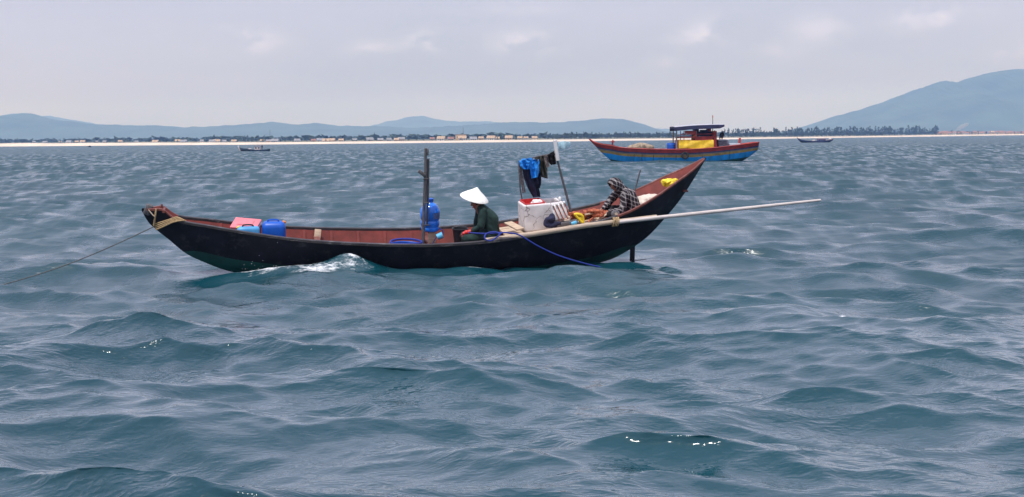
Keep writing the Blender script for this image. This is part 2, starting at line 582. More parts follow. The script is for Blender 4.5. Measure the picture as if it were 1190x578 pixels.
# ------------------------------------------------------------------ sea
def build_sea():
    ang_f = np.arange(-22.5, 22.501, 0.050)
    ang_c = np.concatenate([22.5 + np.cumsum(np.linspace(.07, 3.7, 82)), ])
    ang_c = ang_c[ang_c < 178]
    ang = np.radians(np.concatenate([-ang_c[::-1], ang_f, ang_c]))
    r = [0.8]
    while r[-1] < 14000:
        d = r[-1]
        k = 0.03 if d < 9.5 else 0.0028 if d < 22 else 0.0038 if d < 42 else 0.0051 if d < 420 else 0.02
        r.append(d * (1 + k))
    r = np.array(r)
    R_, A_ = np.meshgrid(r, ang, indexing='ij')
    X = (R_ * np.sin(A_)).astype(np.float32)
    Y = (R_ * np.cos(A_)).astype(np.float32)
    dr = np.gradient(r)
    nr, na = X.shape
    # wind sea: many trochoidal trains
    NC = 520
    lam = np.exp(rng.uniform(np.log(0.20), np.log(15.0), NC))
    wgt = (0.75 + 0.5 * np.exp(-(np.log(lam / 1.6) / .6) ** 2 / 2)) * np.where(lam < 4.0, 1.0, (4.0 / lam) ** 1.0) * np.clip(lam / .3, .7, 1)
    MSS = 0.060
    slope = wgt * math.sqrt(2 * MSS / np.sum(wgt ** 2))
    spread = np.where(lam > 2, 22, np.where(lam > .8, 26, 32))
    dirs = np.radians(-100 + rng.normal(0, 1, NC) * spread)
    ph = rng.uniform(0, 2 * PI, NC)
    Z = np.zeros_like(X); OX = np.zeros_like(X); OY = np.zeros_like(X)
    lost = np.zeros(nr)
    # calmer and steeper patches (gusts)
    gust = 1.0 + 0.22 * np.sin(X * .11 + 1.3 + .5 * np.sin(Y * .07)) * np.sin(Y * .09 + .6 * np.sin(X * .05)) 
    for i in range(NC):
        lod = np.clip((lam[i] / np.maximum(dr, r * 0.00077) - 2.0) / 1.6, 0, 1)
        lost += (1 - lod ** 2) * slope[i] ** 2 / 2
        rows = np.nonzero(lod > 0)[0]
        if not len(rows):
            continue
        e = rows[-1] + 1
        k = 2 * PI / lam[i]
        cx, sy = math.cos(dirs[i]), math.sin(dirs[i])
        a = (slope[i] / k) * lod[:e, None].astype(np.float32)
        p = (k * cx) * X[:e] + (k * sy) * Y[:e] + np.float32(ph[i])
        Z[:e] += a * np.cos(p)
        s = a * np.sin(p) * np.float32(1.2)
        OX[:e] -= s * np.float32(cx)
        OY[:e] -= s * np.float32(sy)
    Z *= gust; OX *= gust; OY *= gust
    # calmer by the hull
    q = np.stack([X - O3[0], Y - O3[1], -Z * 0], -1) @ MBn.astype(np.float32)
    sx, sy_ = q[..., 0], q[..., 1]
    cx_ = np.clip(sx, -4.3, 4.3)
    dist = np.hypot(sx - cx_, np.maximum(np.abs(sy_) - .5, 0))
    damp = 0.62 + 0.38 * np.clip((dist - .2) / 1.8, 0, 1) ** 1.5
    # the lee side stays half as rough for a bit
    Z *= damp; OX *= damp; OY *= damp
    foam = np.zeros_like(X)

    def hump(s0, y0, h, ls, ly, an=0.0, f=0.0, skew=0.0):
        c, s_ = math.cos(an), math.sin(an)
        a = (sx - s0) * c + (sy_ - y0) * s_
        b = -(sx - s0) * s_ + (sy_ - y0) * c
        b = b + skew * a * a
        g = np.exp(-(a / ls) ** 2 - (b / ly) ** 2)
        Z[...] += h * g
        if f:
            foam[...] = np.maximum(foam, f * np.exp(-(a / (ls * .95)) ** 2 - ((b + .02) / (ly * .75)) ** 2))
    # bow wave heaped along the near side, with its crest by the first third
    hump(-1.55, -.98, .26, .62, .30, .05, .0)
    hump(-1.50, -1.05, .08, .42, .22, .0, .73)
    hump(-2.5, -1.05, .15, .75, .36, .08, .78)
    hump(-3.4, -.80, .09, .60, .30, .1, .80)
    hump(-2.3, -1.55, .03, .8, .35, .1, .74)
    hump(-2.2, -1.32, .03, 1.0, .42, .1, .66)
    hump(-3.1, -1.05, .03, .8, .36, .1, .70)
    hump(-1.5, -1.25, .03, .5, .3, 0, .66)
    hump(-2.6, -1.9, .12, 1.3, .55, .06, .0)
    hump(-3.9, -1.7, -.10, .8, .6)
    hump(-.5, -1.5, .10, .8, .5, -.05, .0)
    hump(.9, -1.15, .05, .8, .18, -.03, .72)
    hump(.3, -2.2, .03, .5, .25, .0, .62)
    hump(3.3, -1.5, .02, 1.2, .35, .05, .58)
    hump(2.6, -1.3, -.04, 1.2, .5)
    hump(4.6, -.2, .06, .6, .25, 0, .35)
    hump(.2, 1.5, .10, .45, .25, 0, .55)
    hump(-1.5, 1.6, .08, .3, .25, 0, .0)

    def crest(u, v, d, h, lx, ly, f=0.0, tilt=0.0):
        p = at(u, v, d)
        c, s_ = math.cos(tilt), math.sin(tilt)
        a = (X - p[0]) * c + (Y - d) * s_
        b = -(X - p[0]) * s_ + (Y - d) * c
        b = b + .10 * a * a
        g = np.exp(-(a / lx) ** 2) * (np.exp(-np.where(b < 0, (b / (ly * .75)) ** 2, (b / (ly * 1.9)) ** 2)))
        Z[...] += h * g
        OY[...] -= h * .12 * g
        if f:
            foam[...] = np.maximum(foam, f * np.exp(-(a / .09) ** 2 - ((b - .02) / .06) ** 2))
    crest(745, 515, 12.63, .15, 1.0, 0.65)
    crest(930, 385, 20.24, .17, 1.1, 0.65)
    crest(975, 384, 20.24, .02, .15, 0.13, .8)
    crest(520, 490, 13.70, .16, 1.0, 0.65)
    crest(120, 405, 18.57, .18, 1.3, 0.78)
    crest(230, 510, 13.09, .14, .9, 0.5850000000000001)
    crest(1100, 400, 18.57, .17, 1.3, 0.78)
    crest(1010, 330, 25.57, .15, 1.0, 0.65)
    crest(60, 490, 13.70, .15, 1.1, 0.65)
    # whitecaps out on the open water
    caps = [(u, v) for u, v in ((130, 173), (190, 177), (1085, 183), (430, 189), (70, 195), (865, 230), (1000, 208), (1090, 166), (1020, 170), (640, 200))]
    for u, v in caps:
        d = ray(u, v)
        p = CAM + d * (-H / d[2])
        sc = F / p[1]
        g = np.exp(-((X - p[0]) / (5 / sc)) ** 2 - ((Y - p[1]) / (1.2 * p[1] * p[1] / F / H)) ** 2)
        foam[...] = np.maximum(foam, .5 * g)
    X = X + OX
    Y = Y + OY
    # the hull displaces the water
    q = np.stack([X - O3[0], Y - O3[1], Z], -1) @ MBn.astype(np.float32)
    hx, hy = q[..., 0], np.abs(q[..., 1])
    near = (hx > -4.6) & (hx < 4.6) & (hy < .9)
    b = fB(hx[near]); zk = fK(hx[near]); zs = fS(hx[near]); pw = fW(hx[near])
    t = np.clip(hy[near] / b, 0, 1.2) ** (1 / pw)
    hz = zk + t * (zs - zk)
    zl = q[..., 2].copy()
    z0 = zl[near]
    zn = np.where((hy[near] < b) & (hz + .02 < z0), hz + .02, z0)
    zl[near] = zn
    P = np.stack([hx, q[..., 1], zl], -1) @ MBn.T.astype(np.float32) + O3
    P = np.where(near[..., None], P, np.stack([X, Y, Z], -1))
    ctr = np.array([[0, 0, -.05]])
    verts = np.concatenate([P.reshape(-1, 3), ctr]).astype(np.float32)
    idx = np.arange(nr * na).reshape(nr, na)
    a_, b_, c_, d_ = idx[:-1, :-1], idx[1:, :-1], idx[1:, 1:], idx[:-1, 1:]
    quads = np.stack([a_, b_, c_, d_], -1).reshape(-1, 4)
    seam = np.stack([idx[:-1, -1], idx[1:, -1], idx[1:, 0], idx[:-1, 0]], -1)
    quads = np.concatenate([quads, seam])
    tris = np.stack([np.full(na, nr * na), idx[0], np.roll(idx[0], -1)], -1)
    me = bpy.data.meshes.new('sea')
    me.vertices.add(len(verts))
    me.vertices.foreach_set('co', verts.ravel())
    nl = quads.size + tris.size
    me.loops.add(nl)
    me.loops.foreach_set('vertex_index', np.concatenate([quads.ravel(), tris.ravel()]).astype(np.int32))
    me.polygons.add(len(quads) + len(tris))
    st = np.concatenate([np.arange(len(quads)) * 4, quads.size + np.arange(len(tris)) * 3]).astype(np.int32)
    me.polygons.foreach_set('loop_start', st)
    me.polygons.foreach_set('use_smooth', np.ones(len(st), bool))
    me.update()
    me.validate()
    at1 = me.attributes.new('foam', 'FLOAT', 'POINT')
    at1.data.foreach_set('value', np.concatenate([foam.ravel(), [0]]).astype(np.float32))
    at2 = me.attributes.new('lost_slope', 'FLOAT', 'POINT')
    ls = np.repeat(np.sqrt(lost), na)
    at2.data.foreach_set('value', np.concatenate([ls, [0]]).astype(np.float32))
    o = bpy.data.objects.new('sea', me)
    COL.objects.link(o)
    tag(o, kind='structure')
    m = bpy.data.materials.new('sea_water')
    m.use_nodes = True
    t = m.node_tree
    bs = t.nodes['Principled BSDF']
    bs.inputs['IOR'].default_value = 1.333
    bs.inputs['Coat Weight'].default_value = 0.75
    bs.inputs['Coat IOR'].default_value = 1.34
    bs.inputs['Coat Roughness'].default_value = 0.05
    co = N(t, 'ShaderNodeTexCoord')

    def nz(scale, detail, rough, sx=1.0, sy=1.0, rot=0.0):
        mp = N(t, 'ShaderNodeMapping')
        mp.inputs['Scale'].default_value = (sx, sy, 1)
        mp.inputs['Rotation'].default_value = (0, 0, rot)
        t.links.new(co.outputs['Object'], mp.inputs[0])
        n = N(t, 'ShaderNodeTexNoise')
        n.inputs['Scale'].default_value = scale
        n.inputs['Detail'].default_value = detail
        n.inputs['Roughness'].default_value = rough
        t.links.new(mp.outputs[0], n.inputs['Vector'])
        return n.outputs[0]
    big = nz(.06, 3, .5)
    c = MIX(t, SMOOTH(t, big, .3, .7), (0.0015, 0.038, 0.054), (0.0025, 0.047, 0.062))
    t.links.new(c, bs.inputs['Base Color'])
    la = N(t, 'ShaderNodeAttribute', attribute_name='lost_slope')
    rip = nz(9, 2, .5, .5, 1.0, .2)
    rip2 = nz(10.0, 2, .5, .5, 1.0, -.4)
    rip = M_(t, 'SUBTRACT', 1.0, M_(t, 'ABSOLUTE', M_(t, 'MULTIPLY_ADD', rip, 2.0, -1.0)))
    rip2 = M_(t, 'SUBTRACT', 1.0, M_(t, 'ABSOLUTE', M_(t, 'MULTIPLY_ADD', rip2, 2.0, -1.0)))
    far = nz(.55, 4, .55, .45, 1.0, .15)
    grp = SMOOTH(t, nz(.85, 3, .55, 1.0, .13, .03), .36, .60)
    grp2 = SMOOTH(t, nz(.9, 3, .55, .55, .40, .05), .40, .60)
    b1 = N(t, 'ShaderNodeBump')
    b1.inputs['Strength'].default_value = 1.0
    b1.inputs['Distance'].default_value = 1.0
    hsum = M_(t, 'ADD', M_(t, 'MULTIPLY', rip, M_(t, 'MULTIPLY_ADD', grp2, 0.013, 0.003)), M_(t, 'MULTIPLY', rip2, 0.006))
    hsum = M_(t, 'ADD', hsum, M_(t, 'MULTIPLY', far, M_(t, 'MULTIPLY', la.outputs['Fac'], 1.3)))
    t.links.new(hsum, b1.inputs['Height'])
    t.links.new(b1.outputs[0], bs.inputs['Normal'])
    t.links.new(b1.outputs[0], bs.inputs['Coat Normal'])
    rg = M_(t, 'SQRT', M_(t, 'MULTIPLY_ADD', M_(t, 'MULTIPLY', la.outputs['Fac'], M_(t, 'MULTIPLY_ADD', grp, 2.1, 0.28)), 0.9, 0.0016))
    t.links.new(rg, bs.inputs['Coat Roughness'])
    t.links.new(rg, bs.inputs['Roughness'])
    fa = N(t, 'ShaderNodeAttribute', attribute_name='foam')
    fn = nz(6.0, 9, .8, .6, 1.0)
    ff = SMOOTH(t, M_(t, 'ADD', M_(t, 'MULTIPLY', fa.outputs['Fac'], .62), M_(t, 'MULTIPLY', fn, .9)), .75, .97)
    ff = M_(t, 'MULTIPLY', ff, SMOOTH(t, fa.outputs['Fac'], .05, .2))
    fo = N(t, 'ShaderNodeBsdfDiffuse')
    fo.inputs[0].default_value = (.82, .84, .86, 1)
    mx = N(t, 'ShaderNodeMixShader')
    t.links.new(ff, mx.inputs[0])
    t.links.new(bs.outputs[0], mx.inputs[1])
    t.links.new(fo.outputs[0], mx.inputs[2])
    t.links.new(mx.outputs[0], t.nodes['Material Output'].inputs[0])
    me.materials.append(m)
    return o


build_sea()


# ------------------------------------------------------------------ land, beach, mountains
def hor(u):
    return HY - 0.0105 * (u - CX)


SHORE = [(u, d * F / 1150) for u, d in [(-420, 2500), (-200, 2000), (30, 1500), (295, 1080), (590, 985), (800, 1150), (930, 1400), (1090, 1850), (1185, 2500), (1300, 3300), (1600, 5200)]]


def shore(u):
    return interp(u, SHORE)


def gx(u, d):
    return (u - CX) / F * d * 1.0 + 0.0


SAND = mat('beach_sand', (0.62, 0.52, 0.42), 0.9, 0.12, .02)
SOIL = mat('coastal_ground', (0.13, 0.13, 0.08), 0.95, 0.3, .02)
sb, lb = MB(), MB()
us = np.linspace(-420, 1600, 160)
rs_, rl = [], []
for u in us:
    d = shore(u)
    wv = 1 + .12 * mnoise.noise(Vector((u * .02, 0, 0)))
    ht = interp(u, [(-420, 5), (30, 4.6), (300, 2.4), (600, 2.1), (800, 1.9), (1000, 2.0), (1185, 3.2), (1600, 5)]) * wv
    pr = [(-30, -.8), (0, .05), (14, ht * .55), (30, ht * .9), (48, ht), (70, ht * .97)]
    rs_.append([(gx(u, d + a), d + a, z) for a, z in pr])
    pl = [(66, ht * .99 + .1), (120, ht + .5), (600, ht + 2), (2500, ht + 4), (7000, 8)]
    rl.append([(gx(u, d + a), d + a, z) for a, z in pl])
sb.loft(rs_)
tag(sb.build('beach', SAND), kind='structure')
lb.loft(rl)
tag(lb.build('coastal_plain', SOIL), kind='structure')

FOREST = mat('forested_slope', (0.045, 0.075, 0.050), 0.95, 0.35, .004)


def mountain(name, ridge, dist, depth, seed, front=0.9):
    dist, depth = dist * F / 1150, depth * F / 1150
    us = np.linspace(ridge[0][0], ridge[-1][0], 420)
    K = 26
    rings = []
    for u in us:
        y = interp(u, ridge) + 1.0 * mnoise.noise(Vector((u * .085, seed, 0))) + .9 * mnoise.noise(Vector((u * .27, seed, 3))) + .5 * mnoise.noise(Vector((u * .6, seed, 6)))
        h = max(2.0, (hor(u) - y) * dist / F * 1.0)
        ring = []
        for k in range(K):
            tt = k / (K - 1) * 2 - 1         # -1 front .. 1 back
            d = dist + tt * depth
            x = gx(u, dist)
            f = max(0.0, 1 - abs(tt) ** 1.15)
            sp = mnoise.noise(Vector((x * .0016, tt * 2.4 + seed, seed * 2))) + .5 * mnoise.noise(Vector((x * .005, tt * 4 + seed, 7)))
            z = h * f * (1 + .30 * sp * (1 - f) * 2.0 * min(1, f * 3))
            ring.append((x, d, z - 2))
        rings.append(ring)
    return tag(MB().loft(rings).build(name, FOREST, smooth=True, angle=180), kind='structure')


mountain('mountain', [(-330, 150), (-120, 141), (-60, 137), (0, 136), (15, 132.5), (35, 130), (50, 135), (70, 139), (85, 140), (110, 144), (140, 144), (160, 145), (185, 144.5), (215, 147), (250, 146), (290, 143.5), (320, 140.5), (345, 144), (370, 142), (400, 145.5), (440, 145.5), (480, 147.5), (520, 146), (560, 143.5), (600, 140.5), (640, 141.5), (680, 139), (700, 136.6), (725, 137.3), (745, 143), (765, 151), (780, 155), (800, 158)], 6000, 1100, 1)
mountain('mountain', [(-300, 146), (-100, 140), (20, 139), (45, 134), (60, 134), (80, 138), (100, 141), (140, 147), (200, 150), (420, 149), (440, 144), (465, 138), (480, 135), (492, 133.5), (505, 137), (520, 139.5), (545, 140.5), (565, 140), (585, 142), (640, 147), (770, 149), (800, 150), (830, 153), (860, 156)], 9000, 1400, 5)
mountain('mountain', [(905, 158), (915, 156.5), (930, 151), (945, 146), (975, 133.5), (1000, 127), (1030, 117), (1060, 105), (1085, 96), (1095, 92.3), (1103, 93.5), (1110, 95), (1130, 88), (1145, 84.5), (1160, 81), (1178, 78.8), (1195, 79.5), (1240, 84), (1320, 100), (1450, 140), (1500, 150)], 6200, 1300, 9)
mountain('mountain', [(1030, 157), (1070, 152), (1100, 146), (1140, 140.5), (1200, 131), (1260, 124), (1330, 126), (1420, 145)], 5600, 800, 14)

# trees of the coast
LEAF = mat('casuarina_foliage', (0.030, 0.050, 0.036), 0.95, 0.4, .35)
BARK = mat('bark', (0.09, 0.07, 0.055), 0.9, 0.3, 2)


def tree_mesh(seed, kind):
    r = random.Random(seed)
    b = MB()
    b.tube([(0, 0, 0), (r.uniform(-.2, .2), 0, 5), (r.uniform(-.3, .3), 0, 10)], [.28, .2, .06], 5, mi=1)
    n = 46
    for i in range(n):
        t = (i + .5) / n
        z = 1.8 + t * 10.2
        if kind == 0:
            w_ = 2.5 * (1 - t) ** .7 + .25
        else:
            w_ = 3.6 * math.sin(PI * min(1, .18 + t * .82)) ** .7 + .2
            z = 2.2 + t * 8.0
        a = r.uniform(0, 2 * PI)
        rr = w_ * r.uniform(.25, 1)
        p = Vector((math.cos(a) * rr, math.sin(a) * rr, z + r.uniform(-.4, .4)))
        s = r.uniform(.45, .95) * (1 if kind == 0 else 1.25)
        vs = [p + Vector((r.gauss(0, s * .6), r.gauss(0, s * .6), r.gauss(0, s * .8))) for _ in range(6)]
        b.add(vs, [(0, 1, 2), (3, 4, 5), (0, 3, 5), (1, 2, 4), (0, 2, 4)], 0)
    o = b.build('casuarina_tree', [LEAF, BARK], smooth=False, clean=False)
    me = o.data
    bpy.data.objects.remove(o)
    return me


TM = [tree_mesh(i, 0) for i in range(5)] + [tree_mesh(20 + i, 1) for i in range(4)]


def ground_z(u):
    return interp(u, [(-420, 5), (30, 4.6), (300, 2.4), (600, 2.1), (800, 1.9), (1000, 2.0), (1185, 3.2), (1600, 5)])


def plant_trees(u0, u1, n, hpx, label, group, kinds=(0,), back=(60, 130)):
    for i in range(n):
        u = u0 + (u1 - u0) * (i + random.uniform(.1, .9)) / n
        d = shore(u) + random.uniform(*back)
        k = random.choice(kinds)
        me = TM[random.randrange(5) if k == 0 else 5 + random.randrange(4)]
        o = bpy.data.objects.new('casuarina_tree' if k == 0 else 'broad_tree', me)
        COL.objects.link(o)
        h = random.uniform(*hpx) * d / F / (12.2 if k == 0 else 10.8)
        ws = random.uniform(.8, 1.25)
        o.location = (gx(u, d), d, ground_z(u) - .2)
        o.scale = (h * ws, h * ws, h)
        o.rotation_euler = (0, 0, random.uniform(0, 6.28))
        tag(o, label, 'tree', group)


for a_, b_, n_, lab in ((842, 925, 34, 'hazy dark casuarina above the beach between blue boat stern and distant cabin boat'), (925, 970, 22, 'hazy dark casuarina in the belt straight above the distant blue cabin boat'), (970, 1040, 32, 'hazy dark casuarina in the belt right of the distant blue cabin boat'), (1040, 1090, 22, 'hazy tall casuarina at the right end of the belt beside the red roofed houses')):
    plant_trees(a_, b_, n_, (7.0, 11.8), lab, 'casuarinas of the right-hand tree belt', (0, 0, 1, 1))
for a_, b_, n_, lab in ((642, 686, 17, 'hazy dark tree above the beach between clothes pole and bow tip of the blue boat'), (686, 735, 18, 'hazy dark tree above the beach over the bow of the blue boat'), (735, 783, 18, 'hazy dark tree above the beach just left of the blue boat cabin')):
    plant_trees(a_, b_, n_, (5.5, 9), lab, 'trees of the belt left of the blue boat cabin', (0, 1))
plant_trees(-60, 28, 16, (4.5, 7.5), 'dark tree of the clump at the left end of the beach', 'trees of the clump at the left end', (1, 0))
plant_trees(287, 301, 5, (5, 8.5), 'dark bushy tree of the small clump behind the grey cabin boat', 'trees of the clump behind the grey boat', (1,), (58, 70))
plant_trees(40, 280, 26, (1.8, 3.6), 'low bushy tree among pale houses on the far left shore', 'low trees among the left shore houses', (1,))
plant_trees(304, 640, 40, (1.8, 4.2), 'low bushy tree among pale houses along the middle of the shore', 'low trees along the middle shore', (1,))
plant_trees(1092, 1235, 20, (2, 4), 'low tree between red roofed houses at the right end of the shore', 'low trees among the red-roofed houses', (1,))

# wood farther inland that reads as one mass
wb = MB()
r_ = random.Random(3)
for i in range(2600):
    u = r_.uniform(-330, 1400)
    d = shore(u) + r_.uniform(180, 1400)
    s = r_.uniform(3, 6.5)
    p = Vector((gx(u, d), d, ground_z(u) + 1.5 + s * .6))
    vs = [p + Vector((r_.gauss(0, s * .7), r_.gauss(0, s * .7), r_.gauss(0, s * .35))) for _ in range(7)] + [p + Vector((0, 0, s * .5))]
    wb.add(vs, [(0, 1, 7), (2, 3, 7), (4, 5, 7), (6, 0, 7), (1, 3, 5), (2, 6, 4), (0, 2, 5)])
tag(wb.build('inland_wood', LEAF, smooth=False, clean=False), 'hazy low woodland behind the beach and the houses', 'woodland', None, 'stuff')

# houses along the shore
WALLS = [mat('house_wall_cream', (.48, .44, .38), .85, .12, .3), mat('house_wall_white', (.58, .57, .56), .85, .08, .3), mat('house_wall_ochre', (.55, .38, .22), .85, .12, .3)]
ROOFS = [mat('roof_tile_red', (.26, .13, .10), .85, .2, .4), mat('roof_grey', (.24, .24, .26), .8, .2, .4), mat('roof_buff', (.42, .30, .20), .85, .2, .4)]
WNAME, RNAME = ['cream', 'white', 'ochre'], ['reddish', 'grey', 'buff']
HOLE = mat('window_dark', (.03, .035, .045), .3, .2, 2)


def house(u, back, wd, ht, wall, roof, label, group, gable=True):
    d = shore(u) + back
    if group:
        label = label % (WNAME[WALLS.index(wall)], RNAME[ROOFS.index(roof)])
    o = thing('house', label, 'house', T(gx(u, d), d, ground_z(u) - .1, 0, 0, random.uniform(-.3, .3)), group)
    dp = wd * .7
    MB().box((0, 0, ht / 2), (wd, dp, ht)).build('wall', wall, o, smooth=False)
    rb = MB()
    if gable:
        e, rh = .5, wd * .22 + .8
        x, y = wd / 2 + e, dp / 2 + e
        vs = [(-x, -y, ht - .1), (x, -y, ht - .1), (x, y, ht - .1), (-x, y, ht - .1), (-x, 0, ht + rh), (x, 0, ht + rh)]
        rb.add(vs, [(0, 1, 5, 4), (2, 3, 4, 5), (0, 4, 3), (1, 2, 5), (3, 2, 1, 0)])
    else:
        rb.box((0, 0, ht + .2), (wd + .6, dp + .6, .4))
    rb.build('roof', roof, o, smooth=False)
    for s in (-.28, .28):
        MB().box((wd * s, -dp / 2 - .02, ht * .5), (wd * .16, .12, ht * .3)).build('window', HOLE, o, smooth=False)
    MB().box((0, -dp / 2 - .02, ht * .34), (wd * .12, .12, ht * .66)).build('door', HOLE, o, smooth=False)
    return o


for i in range(26):
    u = 44 + i * 9.2 + random.uniform(-3, 3)
    if 284 < u < 304 or random.random() < .3:
        continue
    house(u, random.uniform(60, 170), random.uniform(3, 8), random.uniform(1.2, 2.2), random.choice(WALLS[:2]), random.choice(ROOFS[1:]), 'small %s house with %s roof on shore left of the grey cabin boat', 'houses on the left shore')
for i in range(22):
    u = 306 + i * 8.2 + random.uniform(-3, 3)
    if random.random() < .3:
        continue
    house(u, random.uniform(60, 170), random.uniform(3, 8), random.uniform(1.2, 2.2), random.choice(WALLS), random.choice(ROOFS), 'small %s house with %s roof on shore between grey boat and forked mast', 'houses on the middle shore')
for i in range(12):
    u = 505 + i * 11 + random.uniform(-4, 4)
    house(u, random.uniform(60, 110), random.uniform(4, 8), random.uniform(1.8, 2.8), random.choice(WALLS), random.choice(ROOFS), 'small %s house with %s roof on shore between forked mast and clothes pole', 'houses behind the conical hat')
for i in range(34):
    u = 1092 + i * 4.3 + random.uniform(-2, 2)
    house(u, random.uniform(60, 210), random.uniform(6, 13), random.uniform(3, 5.5), random.choice(WALLS), ROOFS[0] if random.random() < .7 else ROOFS[2], '%s house with %s roof at the right end of the far shore', 'red-roofed houses at the right end')
house(537, 90, 11, 6.5, WALLS[2], ROOFS[1], 'tallest block on the far shore, above the conical hat', None, False)
for u, lab in ((316, 'thin lattice mast on the shore right of the grey cabin boat'), (540, 'thin lattice mast beside the tallest shore block')):
    d = shore(u) + 300
    o = thing('radio_mast', lab, 'mast', T(gx(u, d), d, 3))
    hb = 14 * d / F
    for sx_, sy_ in ((-.6, -.4), (.6, -.4), (0, .6)):
        MB().tube([(sx_, sy_, 0), (sx_ * .3, sy_ * .3, hb)], [.10, .06], 4).build('leg', IRON, o)
    bb = MB()
    for k in range(8):
        z = hb * (k + 1) / 9
        q = 1 - .7 * z / hb
        bb.tube([(-.6 * q, -.4 * q, z), (.6 * q, -.4 * q, z), (0, .6 * q, z), (-.6 * q, -.4 * q, z)], .05, 4)
    bb.build('bracing', IRON, o)

# smoke rising at the right end of the shore
sm = bpy.data.materials.new('smoke')
sm.use_nodes = True
t = sm.node_tree
t.nodes.remove(t.nodes['Principled BSDF'])
pv = N(t, 'ShaderNodeVolumePrincipled')
pv.inputs['Color'].default_value = (.95, .95, .96, 1)
pv.inputs['Density'].default_value = 0.075
t.links.new(pv.outputs[0], t.nodes['Material Output'].inputs['Volume'])
d = shore(1115) + 150
p0, p1 = at(1110, 152, d), at(1126, 143.5, d)
b = MB()
pp = [Vector(p0).lerp(Vector(p1), k / 9) for k in range(10)]
b.tube(pp, [1.2, 2.5, 3.4, 4.4, 5.2, 5.0, 4.4, 4.4, 3.2, .8], 10, nz=.5, seed=4)
tag(b.build('smoke_plume', sm), 'small white smoke plume rising from the houses on the right shore', 'smoke', None, 'stuff')


# ------------------------------------------------------------------ generic hull for the other boats
def hull_rings(sheer, keel, beam, pw, bands, x0, x1, n=60, rows=(2, 2, 2, 4, 3), inset=0.0, end_clip=0.0):
    """bands: depths below the sheer where the colour changes (metres)"""
    fs, fk, fb, fw = crs(sheer), crs(keel), crs(beam), crs(pw)
    rings = []
    for s in np.linspace(x0, x1, n):
        zs, zk, b_, p = float(fs(s)), float(fk(s)), float(fb(s)), float(fw(s))
        h = max(zs - zk, 1e-3)
        ts = [1.0]
        cuts = [min(d / h, 1) for d in bands] + [1.0]
        prev = 0
        for c, k in zip(cuts, rows):
            for j in range(1, k + 1):
                ts.append(1 - (prev + (c - prev) * j / k))
            prev = c
        half = [(b_ * max(t, 0) ** p - inset * (t > 0), zk + t * h) for t in ts]
        half = [(max(y, 0), z) for y, z in half]
        ring = [(s, -y, z) for y, z in half] + [(s, y, z) for y, z in reversed(half)][1:]
        rings.append(ring)
    mis = []
    for i, k in enumerate(rows):
        mis += [i] * k
    return rings, mis + mis[::-1]


# ------------------------------------------------------------------ the near boat
boat = thing('fishing_boat', 'long black tarred open fishing boat with brick red inside and high raked stern', 'boat', MB4)
ST = sorted(set(np.round(np.concatenate([np.linspace(-5.48, -4.5, 26), np.linspace(-4.5, 4.2, 74), np.linspace(4.2, 5.79, 34)]), 4)))
out_r, in_r = [], []
for s in ST:
    zs, zk, b_, p, zp = float(fS(s)), float(fK(s)), float(fB(s)), float(fW(s)), float(fP(s))
    hgt = max(zs - zk, 1e-3)
    tp = min(max((zp - zk) / hgt, 0.0), .95) if -4.8 < s < 4.45 else 0.0
    ts = [tp * k / 6 for k in range(6)] + [tp + (1 - tp) * k / 10 for k in range(11)]
    half = [(b_ * t ** p, zk + hgt * t) for t in ts]
    out_r.append([(s, -y, z) for y, z in reversed(half)] + [(s, y, z) for y, z in half[1:]])
    ins = min(.045, b_ * .5)
    half = [(max(b_ * t ** p - ins * min(1, t * 4), 0), min(zk + .075 + (hgt - .075) * t, zs)) for t in [k / 10 for k in range(11)]]
    in_r.append([(s, -y, z) for y, z in reversed(half)] + [(s, y, z) for y, z in half[1:]])
mis = [0] * 10 + [1] * 12 + [0] * 10
hb = MB().loft(out_r, mis)
hb.build('hull', [BLACK, GREEN], boat, angle=60)
MB().loft([r for r in in_r if -5.36 < r[0][0] < 5.72]).build('hull_lining', RED, boat, angle=60)


def rail(side, s0, s1, wdt, hgt, m, lift=0.0, out=0.0, name='gunwale_rail', n=90):
    b = MB()
    rings = []
    for s in np.linspace(s0, s1, n):
        y = side * (float(fB(s)) - .02 + out)
        z = float(fS(s)) + lift
        w2 = min(wdt / 2, max(abs(y) * .95, .01))
        rings.append([(s, y - w2, z - hgt * .6), (s, y + w2, z - hgt * .6), (s, y + w2, z + hgt * .2), (s, y + w2 * .5, z + hgt * .4), (s, y - w2 * .5, z + hgt * .4), (s, y - w2, z + hgt * .2)])
    b.loft(rings, closed=True)
    b.add(rings[0], [(5, 4, 3, 2, 1, 0)])
    b.add(rings[-1], [(0, 1, 2, 3, 4, 5)])
    return b.build(name, m, boat, angle=50)


for sd in (-1, 1):
    rail(sd, -4.80, 3.75, .085, .055, RAIL)
    rail(sd, 3.76, 5.74, .06, .045, REDRAIL)
    rail(sd, -5.4, -4.81, .05, .045, REDRAIL, n=24)
# ribs
for s in np.arange(-4.0, 3.6, .545):
    b_, zk, zs, p = float(fB(s)), float(fK(s)), float(fS(s)), float(fW(s))
    half = [(max(b_ * t ** p - .055, .02), zk + .085 + (zs - zk - .12) * t) for t in [k / 8 for k in range(9)]]
    path = [(s, -y, z) for y, z in reversed(half)] + [(s, y, z) for y, z in half[1:]]
    b = MB()
    for p_, q_ in zip(path[:-1], path[1:]):
        pass
    rings = []
    for (x, y, z) in path:
        k = .028
        nrm = Vector((0, -y, max(.15, 0.5 - z) * .5)).normalized() * .03
        rings.append([(x - k, y, z), (x + k, y, z), (x + k, y + nrm.y, z + nrm.z), (x - k, y + nrm.y, z + nrm.z)])
    b.loft(rings, closed=True)
    b.build('rib', RED, boat, smooth=False)
